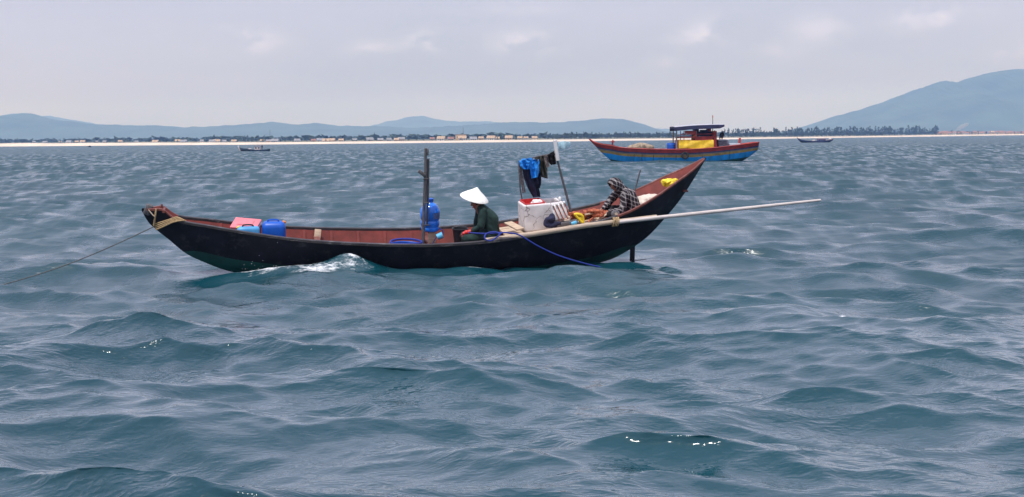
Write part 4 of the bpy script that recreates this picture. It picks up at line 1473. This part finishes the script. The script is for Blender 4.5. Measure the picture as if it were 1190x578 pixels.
# loose boards beside the foam box
for (u, v, yl, ln, ry_, lab) in ((599.5, 266, -.32, .46, 0, 'short pale board lying crosswise left of the foam box'),):
    q = L(u, v, yl)
    o = tag(MB().box((0, 0, 0), (.17, .62, .035), (0, 0, math.radians(14)), bev=.008).build('loose_board', WOOD), lab, 'board')
    o.matrix_world = BT(q.x, -.12, q.z + .02, math.radians(4), math.radians(-6), 0)
# stern end: rod, sacking, yellow bag, coil
o = tag(MB().tube([L(736.5, 226, .12), L(744.3, 197.5, .12)], [.016, .016], 8).build('iron_rod', IRON), 'thin grey iron rod standing behind the plaid person', 'rod')
o.matrix_world = MB4
sk = MB()
sk.tube(smooth_pts([L(742, 240, .0), L(748, 237, .0), L(757, 233, .0), L(767, 229, .0)], 4), [.08, .13, .15, .16, .16, .15, .15, .14, .13, .11, .09, .06, .03], 14, flat=1.9, nz=.25, seed=5)
o = tag(melt(sk, 'cream_sack', CREAM, None, .016, 3, .02, 9), 'cream sack lying in the stern behind the plaid person', 'sack')
o.matrix_world = MB4
yb = MB()
for du, dv, r in ((773, 211.5, .08), (778, 212, .10), (783, 211.5, .08), (777, 215.5, .07), (772.5, 214.5, .06), (785, 209.5, .05)):
    yb.ball(L(du, dv, .0), (r, r * .8, r * .75), 12, 8, nz=.4, seed=du)
o = tag(melt(yb, 'yellow_bag', YEL, None, .012, 1, .02, 18), 'crumpled yellow plastic bag on the red stern boards', 'bag')
o.matrix_world = MB4
ck = thing('line_reel', 'round reel of grey rope at the near rail under the plaid elbow', 'reel', BT(*L(715.3, 249, -.62)))
MB().lathe([(.0, -.05), (.05, -.05), (.075, -.045), (.085, -.02), (.085, .02), (.075, .045), (.05, .05), (0, .05)], 18, T(0, 0, 0, math.radians(80), 0, 0)).build('wound_rope', GREYCLOTH, ck)
MB().lathe([(.0, .05), (.03, .05), (.03, .07), (0, .07)], 12, T(0, 0, 0, math.radians(80), 0, 0)).build('hub', WOOD, ck)
# long poles
YP = -.80
pl = tag(MB().tube([L(564.5, 279.8, YP + .06), L(620, 272.2, -.88), L(680, 262.5, -.86), L(728, 256.5, -.80), L(763, 252.0, -.72)], [.055, .055, .052, .048, .04], 12, nz=.08).build('wooden_boom', POLE), 'thick tan wooden boom lashed along the near stern rail', 'boom')
pl.matrix_world = MB4
pl = tag(MB().tube([L(716, 258.6, -.88), L(763, 253.2, -.80), L(860, 243, -.55), L(953.5, 232.8, -.30)], [.036, .040, .037, .026], 10, nz=.06).build('long_pole', mat('white_pole', (.56, .50, .47), .6, .18, 3, stain=(.34, .27, .23), stain_amt=.5, stretch=(1, 8, 8))), 'long whitish pole reaching far out beyond the stern over the water', 'pole')
pl.matrix_world = MB4
ls = thing('lashing_rope', 'tan rope lashing that ties the boom to the rail below the reel', 'rope', MB4)
for k in range(4):
    u = 712.5 + k * 1.8
    c = L(u, 258.3 - k * .2, -.84)
    MB().tube([c + Vector((.006 * math.sin(a), math.cos(a) * .075, math.sin(a) * .085)) for a in np.linspace(0, 2 * PI, 16)], .013, 6).build('turn', ROPE, ls)
MB().tube(smooth_pts([L(715, 253, -.93), L(714, 258, -.95), L(716.5, 262.5, -.92)], 4), .012, 6).build('loose_end', ROPE, ls)
# blue rope
br = thing('blue_rope', 'blue mooring rope looped round the boom end and trailing over the side into the sea', 'rope', MB4)
MB().tube(smooth_pts([L(545, 270.5, -.50), L(558, 271.5, -.62), L(570, 271.5, -.75), L(582, 270.5, -.86), L(592, 271, -.90), L(604, 273.5, -.98), L(625, 286, -1.0), L(650, 297.5, -1.0), L(680, 306.5, -1.0), L(705, 312.0, -1.05), L(722, 315.2, -1.1)], 6), .015, 7).build('trailing_end', BROPE, br)
MB().tube(smooth_pts([L(583, 270.5, -.88), L(577, 276, -.98), L(570, 280, -.98), L(563.5, 277.5, -.95), L(565, 272, -.84), L(574, 269.5, -.84), L(581, 272, -.92)], 6), .015, 7).build('loop', BROPE, br)

# splash drops thrown up at the bow wave
sp = MB()
r_ = random.Random(12)
for k in range(90):
    s = -3.6 + abs(r_.gauss(0, .5)) if k < 90 else r_.uniform(-2.9, -1.3)
    y = -(float(fB(s)) * .75 + r_.uniform(.05, .35))
    z = r_.expovariate(9) + .07 if k < 90 else r_.expovariate(14) + .18
    r0 = r_.uniform(.002, .006)
    sp.ball((s, y, z), (r0, r0, r0 * 1.2), 5, 4)
o = tag(sp.build('spray', mat('spray_white', (.8, .82, .85), .5, .03, 5)), 'white spray drops thrown up along the near side of the bow', 'spray', None, 'stuff')
o.matrix_world = MB4

# ------------------------------------------------------------------ blue boat
D2 = 107.0 * F / 1150
p = at(783, 189, D2)
B2 = Matrix.Translation((p[0], D2, 0.0)) @ Matrix.Rotation(math.radians(3), 4, 'Z')


def l2(u, v):
    """boat-local x,z of a photo pixel in the centre plane of the blue boat"""
    d = ray(u, v)
    q = CAM + d * (D2 / d[1])
    v_ = B2.inverted() @ Vector(q)
    return v_.x / math.cos(math.radians(3)), v_.z


def tabpx(pts):
    return [l2(u, v) for u, v in pts]


P_RED = mat('boat_red', (.36, .036, .028), .5, .25, 2, stain=(.14, .03, .03), stain_amt=.6)
P_NAVY = mat('boat_navy', (.035, .05, .14), .5, .3, 2)
P_OCH = mat('boat_ochre', (.42, .25, .055), .55, .25, 2, stain=(.2, .12, .05), stain_amt=.5)
P_BLUE = mat('boat_blue', (.012, .29, .72), .5, .2, .8, stain=(.03, .10, .2), stain_amt=.6, stain_scale=1.2, stretch=(2, 1, .35))
P_WATER = mat('boat_waterline', (.012, .07, .07), .6, .4, 1)
P_TARP = mat('yellow_tarp', (.72, .46, .018), .55, .2, 2, .04, 3, stain=(.35, .2, .02), stain_amt=.5)
P_ROOF = mat('roof_pale', (.45, .45, .52), .7, .15, 1)
P_FASC = mat('roof_edge_navy', (.03, .03, .075), .7, .25, 2)
P_DECK = mat('deck_grey', (.25, .2, .17), .8, .2, 2)
SH2 = tabpx([(684, 161.5), (690, 165.5), (697, 167.8), (710, 170), (718, 171.6), (740, 173.2), (770, 174), (800, 173.8), (830, 171.8), (860, 168.4), (881, 165.6)])
KE2 = tabpx([(684, 162.6), (690, 168.5), (698, 177), (705, 183), (712, 189), (722, 193), (740, 196), (800, 197), (840, 195), (858, 190), (870, 183.5), (877, 178.5), (881, 175)])
x0, x1 = SH2[0][0], SH2[-1][0]
KE2[0] = (x0, KE2[0][1]); KE2[-1] = (x1, KE2[-1][1])
ln = x1 - x0
BE2 = [(x0, .03), (x0 + .06 * ln, .55), (x0 + .18 * ln, 1.25), (x0 + .4 * ln, 1.75), (x0 + .65 * ln, 1.8), (x0 + .88 * ln, 1.4), (x1, 1.0)]
PW2 = [(x0, .9), (x0 + .2 * ln, .6), (x0 + .5 * ln, .38), (x0 + .8 * ln, .45), (x1, .55)]
b2 = thing('trawler', 'blue wooden fishing boat with red and ochre stripes and roofed cabin heading left', 'boat', B2)
rings, mis = hull_rings(SH2, KE2, BE2, PW2, [.36, .50, .62, .84, 1.42], x0, x1, 70, (2, 1, 1, 2, 4, 4))
hb2 = MB().loft(rings, mis)
hb2.add(rings[-1], [tuple(range(len(rings[-1])))], 0)
hb2.build('hull', [P_RED, P_NAVY, P_DECK, P_OCH, P_BLUE, P_WATER], b2, angle=50)
fs2, fb2, fk2, fw2 = crs(SH2), crs(BE2), crs(KE2), crs(PW2)
dk = MB()
dk.loft([[(s, -float(fb2(s)) * .93, float(fs2(s)) - .3), (s, float(fb2(s)) * .93, float(fs2(s)) - .3)] for s in np.linspace(x0 + .9, x1 - .05, 40)])
dk.build('deck', P_DECK, b2)
for sd in (-1, 1):
    rr = [(s, sd * (float(fb2(s)) - .02), float(fs2(s)) + .02) for s in np.linspace(x0 + .1, x1, 50)]
    MB().tube(rr, .07, 6).build('gunwale_rail', P_RED, b2)
    # bow bulwark: the raised red strake forward
    bw = [[(s, sd * float(fb2(s)), float(fs2(s))), (s, sd * (float(fb2(s)) + .04), float(fs2(s)) + hh), (s, sd * (float(fb2(s)) - .06), float(fs2(s)) + hh), (s, sd * (float(fb2(s)) - .06), float(fs2(s)))] for s, hh in ((x0 + .5, .05), (x0 + 1.4, .12), (x0 + 2.4, .16), (x0 + 3.0, .10), (x0 + 3.3, .0))]
    MB().loft(bw, closed=True).build('bow_bulwark', P_RED, b2)
# dark seams and scuppers running down the blue topsides
for u in (735, 744, 757, 770, 783, 814, 846):
    s = l2(u, 178)[0]
    h0 = float(fs2(s))
    path = []
    for dz in (.55, .8, 1.0, 1.25, 1.45):
        z = h0 - dz
        tt = max((z - float(fk2(s))) / (h0 - float(fk2(s))), 0)
        path.append((s, -float(fb2(s)) * tt ** float(fw2(s)) - .004, z))
    MB().tube(path, .028, 5, flat=.5).build('seam_batten', P_WATER, b2)
# cabin
x_l, x_r = l2(787, 170)[0], l2(826, 170)[0]
zb = float(fs2(0)) - .28
ztop = l2(805, 157)[1]
zr = l2(810, 152)[1]
CW = 1.15
for x in (x_l - .25, x_r + .25, (x_l + x_r) / 2):
    for sd in (-1, 1):
        MB().box((x, sd * CW, (zb + zr) / 2), (.12, .12, zr - zb)).build('post', P_RED if x > x_l else P_DECK, b2, smooth=False)
zc = l2(805, 162.5)[1]
for sd in (-1, 1):
    MB().box(((x_l + x_r) / 2, sd * CW, (zb + zc) / 2), (x_r - x_l, .08, zc - zb)).build('cabin_side', P_RED, b2, smooth=False)
    zz = l2(805, 159.8)[1]
    MB().box(((x_l + x_r) / 2 + .1, sd * (CW + .02), zz + .02), (x_r - x_l + .2, .1, .13)).build('side_rail', P_RED, b2, smooth=False)
MB().box((x_l, 0, (zb + zc) / 2), (.08, 2 * CW - .1, zc - zb)).build('cabin_front', P_RED, b2, smooth=False)
MB().box((x_r + .3, 0, (zb + zc + .9) / 2), (.4, 2 * CW - .3, zc - zb + .9)).build('wheelhouse_back', P_RED, b2, smooth=False)
MB().box((x_l + 1.2, -CW - .05, l2(798, 154)[1]), (1.15, .06, .34)).build('name_board', P_RED, b2, smooth=False)
for xx, ww, zz0, zz1, m_ in ((2.05, .5, 0, 1.2, P_FASC), (2.9, .7, 0, 1.05, P_NAVY), (3.45, .35, 0, 1.15, P_RED)):
    MB().box((x_l + xx, .15, zc + (zz0 + zz1) / 2), (ww, 1.2, zz1 - zz0), bev=.05).build('cabin_locker', m_, b2)
for sd in (-1, 1):
    z1_, z2_ = l2(805, 163)[1], l2(805, 161.2)[1]
    MB().box(((x_l + x_r) / 2 + .9, sd * (CW + .01), (z1_ + z2_) / 2 + .06), (x_r - x_l - 1.8, .09, (z2_ - z1_) + .12)).build('side_panel', P_RED, b2, smooth=False)
    MB().box((x_l + .55, sd * (CW - .02), (zc + zr) / 2), (.07, .07, zr - zc)).build('post', P_RED, b2, smooth=False)
    MB().box((x_l + 1.9, sd * (CW - .02), (zc + zr) / 2), (.09, .09, zr - zc)).build('post', P_DECK, b2, smooth=False)
MB().box((x_l + 3.0, .2, zr - .35), (1.5, 1.5, .5), bev=.08).build('roof_locker', P_FASC, b2)
MB().tube([(x_l - .1, -CW - .04, zc + .55), (x_r + .2, -CW - .04, zc + .6)], .035, 6).build('handrail', P_RED, b2)
# roof: slab rising slightly aft, pale above and navy at the edge
rx0, rx1 = l2(781, 150)[0], l2(839, 147)[0]
z0a, z1a = l2(781, 148.2)[1], l2(839, 145.2)[1]
rw = 1.65
rings = []
for k in range(12):
    tt = k / 11
    x = rx0 + (rx1 - rx0) * tt
    z = z0a + (z1a - z0a) * tt + .08 * math.sin(PI * tt)
    dr_ = .42 if tt < .9 else .42 - (tt - .9) * 2.2
    rings.append([(x, -rw, z - dr_), (x, -rw - .02, z), (x, -rw + .02, z + .06), (x, 0, z + .09), (x, rw - .02, z + .06), (x, rw + .02, z), (x, rw, z - dr_), (x, rw * .94, z - dr_), (x, rw * .92, z - .12), (x, -rw * .92, z - .12), (x, -rw * .94, z - dr_)])
rb = MB().loft(rings, [1, 0, 0, 0, 0, 1, 1, 1, 1, 1, 1], closed=True)
rb.add(rings[0], [tuple(range(11))], 1).add(rings[-1], [tuple(range(11))], 1)
rb.build('roof', [P_ROOF, P_FASC], b2, smooth=False)
# yellow tarpaulin, own thing hung on the cabin side
tp = MB()
rings = []
zt0, zt1 = l2(805, 163.3)[1], l2(805, 172.6)[1]
for i in range(34):
    x = x_l - .05 + (x_r - x_l + .15) * i / 33
    ring = []
    for k in range(12):
        tt = k / 11
        wv = .06 * mnoise.noise(Vector((x * 1.6 + tt * 1.1, tt * 2.3, 1))) + .035 * math.sin(x * 3 + tt * 5)
        ring.append((x, -CW - .13 - wv - .12 * tt, zt0 + (zt1 - zt0) * tt + .03 * math.sin(x * 2)))
    rings.append(ring + [(a, c + .03, e) for a, c, e in reversed(ring)])
tp.loft(rings, closed=True)
o = tag(tp.build('tarpaulin', P_TARP, angle=80), 'yellow tarpaulin hung over the cabin side of the blue boat', 'tarpaulin')
o.matrix_world = B2
# masts and posts
x, z = l2(827.8, 137)
ms = MB().tube([(x, -.4, zb + .3), (x, -.4, z)], [.06, .035], 8).build('mast', IRON, b2)
MB().tube([(x, -.4, z), (x, -.4, z + .25)], [.05, .05], 6).build('mast_light', P_RED, ms)
for u, v0, v1, rr in ((860.2, 160.5, 169, .12), (711.5, 162.8, 171, .08)):
    a, c = l2(u, v0), l2(u, v1)
    MB().box((a[0], 0, (a[1] + c[1]) / 2), (rr * 2, rr * 2, a[1] - c[1]), (0, .08, 0), bev=.03).build('bitt', P_RED, b2)
a = l2(711.5, 165)
MB().box((a[0], 0, a[1]), (.4, .7, .1)).build('bitt_bar', P_RED, b2)
a, c = l2(833.5, 163.5), l2(845.5, 171)
MB().box(((a[0] + c[0]) / 2, 0, (a[1] + c[1]) / 2), (c[0] - a[0], 1.9, a[1] - c[1]), bev=.1).build('engine_box', mat('striped_canvas', (.11, .10, .13), .8, .5, 3, stretch=(1, 1, 4)), b2)
MB().box(((a[0] + c[0]) / 2, -.1, a[1] + .06), (c[0] - a[0] + .1, 1.7, .12), bev=.04).build('engine_box_top', P_ROOF, b2)
a = l2(850, 169.5)
MB().box((a[0] + .3, 0, a[1] + .1), (1.3, 1.3, .3), bev=.1).build('aft_hatch', P_ROOF, b2)
a, c = l2(774, 166.3), l2(784, 173.5)
o = thing('drum', 'blue plastic drum standing before the cabin of the blue boat', 'drum', B2 @ Matrix.Translation(((a[0] + c[0]) / 2, -.5, c[1])))
hh, rr = a[1] - c[1], (c[0] - a[0]) / 2
MB().lathe([(0, 0), (rr * .95, 0), (rr, .05), (rr, hh * .3), (rr * 1.04, hh * .33), (rr, hh * .36), (rr, hh * .63), (rr * 1.04, hh * .66), (rr, hh * .7), (rr, hh - .05), (rr * .93, hh), (0, hh)], 20).build('drum_body', BLUE, o)
MB().lathe([(0, hh), (rr * .3, hh), (rr * .3, hh + .04), (0, hh + .04)], 10).build('lid', DARK, o)
a = l2(793, 180)
s = a[0]
zt = (a[1] - float(fk2(s))) / (float(fs2(s)) - float(fk2(s)))
o = thing('tyre_fender', 'old black tyre hung as a fender on the blue hull', 'tyre', B2 @ T(s, -float(fb2(s)) * zt ** float(fw2(s)) - .1, a[1] - .05, math.radians(82), 0, 0))
tb = MB()
rings = []
for k in range(24):
    an_ = 2 * PI * k / 24
    rings.append([((.31 + .11 * math.cos(t_)) * math.cos(an_), (.31 + .11 * math.cos(t_)) * math.sin(an_), .09 * math.sin(t_)) for t_ in np.linspace(0, 2 * PI, 9)[:-1]])
rings.append(rings[0])
tb.loft(rings, closed=True).build('tread', mat('rubber', (.018, .018, .02), .8, .3, 5), o)
MB().tube([(0, -.38, .0), (0, -.8, -.1), (0, -1.05, .05)], .02, 5).build('hanging_rope', LINE, o)
nb = MB()
r_ = random.Random(8)
for k in range(14):
    tt = k / 13
    q = l2(733 + 23 * tt, 171.8)
    nb.ball((q[0], r_.uniform(-.5, .3), q[1] + .05), (.42, .5, .22 + .26 * math.sin(PI * tt)), 10, 8, nz=.2, seed=k)
o = tag(melt(nb, 'covered_net_pile', mat('beige_net', (.30, .24, .17), .9, .3, 3), None, .06, 3, .04, 3), 'beige pile of covered nets on the foredeck of the blue boat', 'net pile')
o.matrix_world = B2
# stern fishing ropes of the blue boat
q = B2 @ Vector((x1, 0, float(fs2(x1)) - .5))
e = at(903, 190, 103 * F / 1150)
o = tag(MB().tube([q, q.lerp(Vector((e[0], e[1], -.1)), .5) - Vector((0, 0, .15)), Vector((e[0], e[1], -.1))], .025, 5).build('stern_line', LINE), 'thin line running from the blue stern down into the water', 'rope')


def small_person(name_label, M, shirt, sit=True, k=1.0):
    o = thing('person', name_label, 'person', M)
    b = MB()
    zh = .45 if sit else .9
    head(b, (0, 0, (zh + .72) * k), -1, -.1, k)
    b.capsule((0, 0, (zh + .62) * k), (0, 0, (zh + .45) * k), .055, .07)
    b.capsule((0, 0, (zh + .4) * k), (0, 0, zh * k), .12, .13)
    for s_ in (-1, 1):
        b.capsule((0, s_ * .17, (zh + .45) * k), (-.05, s_ * .23, (zh + .18) * k), .05, .04)
        b.capsule((-.05, s_ * .23, (zh + .18) * k), (-.25, s_ * .17, (zh + .08) * k), .04, .03)
        fingers(b, (-.25, s_ * .17, (zh + .08) * k), (-1, 0, 0), (0, 0, 1), side=-s_)
        kn_ = (-.38, s_ * .12, zh * k) if sit else (-.03, s_ * .1, .48 * k)
        b.capsule((0, s_ * .1, zh * k), kn_, .085, .06)
        fx = -.36 if sit else .0
        b.capsule(kn_, (fx, s_ * .12, .06), .055, .04)
        b.capsule((fx, s_ * .12, .05), (fx - .16, s_ * .12, .04), .04, .03)
    melt(b, 'body', SKIN, o, .016, 2)
    j = MB()
    j.capsule((0, 0, (zh + .46) * k), (0, 0, (zh + .02) * k), .16, .16, 12)
    for s_ in (-1, 1):
        j.capsule((0, s_ * .15, (zh + .46) * k), (-.05, s_ * .23, (zh + .18) * k), .08, .065)
        j.capsule((-.05, s_ * .23, (zh + .18) * k), (-.2, s_ * .18, (zh + .1) * k), .06, .045)
    melt(j, 'shirt', shirt, o, .02, 3, .01, 9)
    tr = MB()
    for s_ in (-1, 1):
        kn_ = (-.38, s_ * .12, zh * k) if sit else (-.03, s_ * .1, .48 * k)
        tr.capsule((0, s_ * .09, zh * k), kn_, .12, .085)
        tr.capsule(kn_, (-.36 if sit else 0, s_ * .12, .12), .08, .06)
    melt(tr, 'trousers', NAVY, o, .02, 3)
    MB().ball((.015, 0, (zh + .75) * k), (.105 * k, .085 * k, .10 * k), 12, 8).build('hair', HAIR, o)
    return o


a = l2(838, 163.4)
small_person('dark clothed person sitting on the engine box of the blue boat', B2 @ T(a[0] + .15, 0, a[1] + .02, 0, 0, math.radians(60)), BLKCLOTH, True, .8)
a = l2(806.5, 163)
small_person('person in an orange top under the cabin roof of the blue boat', B2 @ T(a[0], -.3, zc - .9, 0, 0, 0), ORG, False, 1.0)

# ------------------------------------------------------------------ two distant boats
def far_boat(D, cu, wl, sheer, keel, beam, mats, label):
    D *= F / 1150
    p = at(cu, wl, D)
    M = Matrix.Translation((p[0], D, 0))

    def lp(u, v):
        q = M.inverted() @ Vector(at(u, v, D))
        return (q.x, q.z)
    SH, KE = [lp(*a) for a in sheer], [lp(*a) for a in keel]
    KE[0] = (SH[0][0], KE[0][1]); KE[-1] = (SH[-1][0], KE[-1][1])
    a, c = SH[0][0], SH[-1][0]
    l_ = c - a
    BE = [(a, .03), (a + .15 * l_, beam * .5), (a + .4 * l_, beam), (a + .75 * l_, beam * .95), (c, beam * .45)]
    PW = [(a, .9), (a + .5 * l_, .4), (c, .55)]
    o = thing('cabin_boat', label, 'boat', M)
    rings, mis = hull_rings(SH, KE, BE, PW, [.16, .5], a, c, 40, (2, 3, 4))
    b = MB().loft(rings, mis)
    b.add(rings[-1], [tuple(range(len(rings[-1])))], 1)
    b.build('hull', mats, o, angle=50)
    fs_, fb_ = crs(SH), crs(BE)
    MB().loft([[(s, -float(fb_(s)) * .92, float(fs_(s)) - .2), (s, float(fb_(s)) * .92, float(fs_(s)) - .2)] for s in np.linspace(a + .3, c - .05, 24)]).build('deck', P_DECK, o)
    return o, M, lp


G1 = mat('greyblue_paint', (.06, .10, .16), .6, .3, 1)
WP = mat('worn_white_paint', (.55, .50, .50), .6, .15, 1)
PKP = mat('faded_pink_paint', (.42, .25, .24), .6, .2, 1)
o3, M3, lp = far_boat(282.0, 296, 176, [(276.5, 170), (279, 171.8), (281.5, 172.4), (285, 172.8), (295, 174.1), (305, 174.1), (314, 173.2)], [(276.5, 170.6), (277.5, 172.5), (279, 175), (280.5, 177), (290, 178.5), (305, 178.5), (311, 177), (314, 175.2)], 1.1, [G1, G1, DARK], 'small grey blue boat with pale cabin and white stem near the left shore')
a, c = lp(277.2, 169.8), lp(279.5, 176)
MB().box(((a[0] + c[0]) / 2 - .1, 0, (a[1] + c[1]) / 2 + .05), (.35, .3, 1.7), (0, math.radians(-22), 0), bev=.05).build('white_stem', WP, o3)
a, c = lp(296, 169.6), lp(302.8, 174.4)
cabx, cabw, cabh = (a[0] + c[0]) / 2, c[0] - a[0], a[1] - c[1]
MB().box((cabx, 0, c[1] + cabh * .35), (cabw, 1.3, cabh * .7), bev=.04).build('cabin', WP, o3)
MB().box((cabx, 0, c[1] + cabh * .97), (cabw + .3, 1.6, .10), bev=.02).build('roof', PKP, o3)
for sx_ in (-1, 1):
    for sy_ in (-1, 1):
        MB().box((cabx + sx_ * cabw * .46, sy_ * .6, c[1] + cabh * .82), (.08, .08, cabh * .3)).build('post', WP, o3, smooth=False)
for k in (-.25, .25):
    MB().box((cabx + k * cabw, -.66, c[1] + cabh * .48), (cabw * .3, .04, cabh * .28)).build('window', HOLE, o3, smooth=False)
a = lp(290.5, 173)
tag(MB().box((0, 0, 0), (.8, .7, .3), bev=.06).build('white_crate', WP), 'white crate on the foredeck of the grey blue boat', 'crate').matrix_world = M3 @ Matrix.Translation((a[0], 0, a[1] - .05))
a = lp(304.7, 175)
small_person('dark clothed person standing behind the cabin of the grey blue boat', M3 @ T(a[0], 0, a[1] + .02), BLKCLOTH, False, .95)

o4, M4, lp = far_boat(415.0, 947, 165.8, [(926, 159.8), (929, 161.6), (935, 163.2), (945, 164), (955, 164), (963, 163), (968.3, 161.8)], [(926, 160.3), (928, 163), (931, 165.8), (936, 168), (948, 169), (960, 168), (965, 165), (968.3, 162.8)], 1.5, [mat('faded_brown_paint', (.14, .08, .09), .6, .3, 1), mat('deep_blue_paint', (.04, .07, .22), .6, .25, 1), DARK], 'distant blue boat with low red roofed cabin off the right tree belt')
a, c = lp(949, 161.2), lp(960, 165)
cabx, cabw, cabh = (a[0] + c[0]) / 2, c[0] - a[0], a[1] - c[1]
MB().box((cabx, 0, c[1] + cabh * .35), (cabw * .85, 1.7, cabh * .75), bev=.04).build('cabin', mat('cabin_blue', (.07, .10, .28), .6, .2, 1), o4)
MB().box((cabx, 0, c[1] + cabh * .85), (cabw, 2.1, .14), bev=.03).build('roof', P_RED, o4)
for k in (-.3, 0.02, .3):
    MB().box((cabx + k * cabw * .8, -.87, c[1] + cabh * .45), (cabw * .14, .04, cabh * .36)).build('window', HOLE, o4, smooth=False)
a = lp(945.5, 163.2)
tag(MB().box((0, 0, 0), (1.1, 1.0, .55), bev=.08).build('white_crate', WP), 'white crate before the red cabin roof of the distant blue boat', 'crate').matrix_world = M4 @ Matrix.Translation((a[0], 0, a[1] - .1))
a = lp(966, 161.8)
tag(MB().ball((0, 0, 0), (.7, .6, .4), 12, 8, nz=.3).build('white_bundle', WP), 'white bundle on the stern of the distant blue boat', 'bundle').matrix_world = M4 @ Matrix.Translation((a[0] - .5, 0, a[1]))
# round basket boat near the left beach
pb = at(104, 170.2, 1217)
o = thing('basket_boat', 'tiny dark round basket boat near the left beach', 'boat', T(pb[0], 1217, 0))
MB().lathe([(0, -.3), (.9, -.3), (1.35, .25), (1.45, .75), (1.35, .75), (1.2, .3), (0, .1)], 16).build('basket', DARK, o)
MB().ball((.2, 0, .8), (.7, .7, .45), 10, 8, nz=.3).build('cargo', BLKCLOTH, o)

# ------------------------------------------------------------------ haze: the air itself, scattering blue more than red
hz = bpy.data.materials.new('air')
hz.use_nodes = True
t = hz.node_tree
t.nodes.remove(t.nodes['Principled BSDF'])
pv = N(t, 'ShaderNodeVolumePrincipled')
pv.inputs['Color'].default_value = (.28, .52, 1.0, 1)
pv.inputs['Absorption Color'].default_value = (1, 1, 1, 1)
pv.inputs['Density'].default_value = 1.45e-4
pv.inputs['Anisotropy'].default_value = 0.0
t.links.new(pv.outputs[0], t.nodes['Material Output'].inputs['Volume'])
o = MB().box((0, 3000, 280), (42000, 40000, 564)).build('haze', hz, None, smooth=False)
tag(o, 'pale blue haze of the air over sea and coast', 'haze', None, 'stuff')
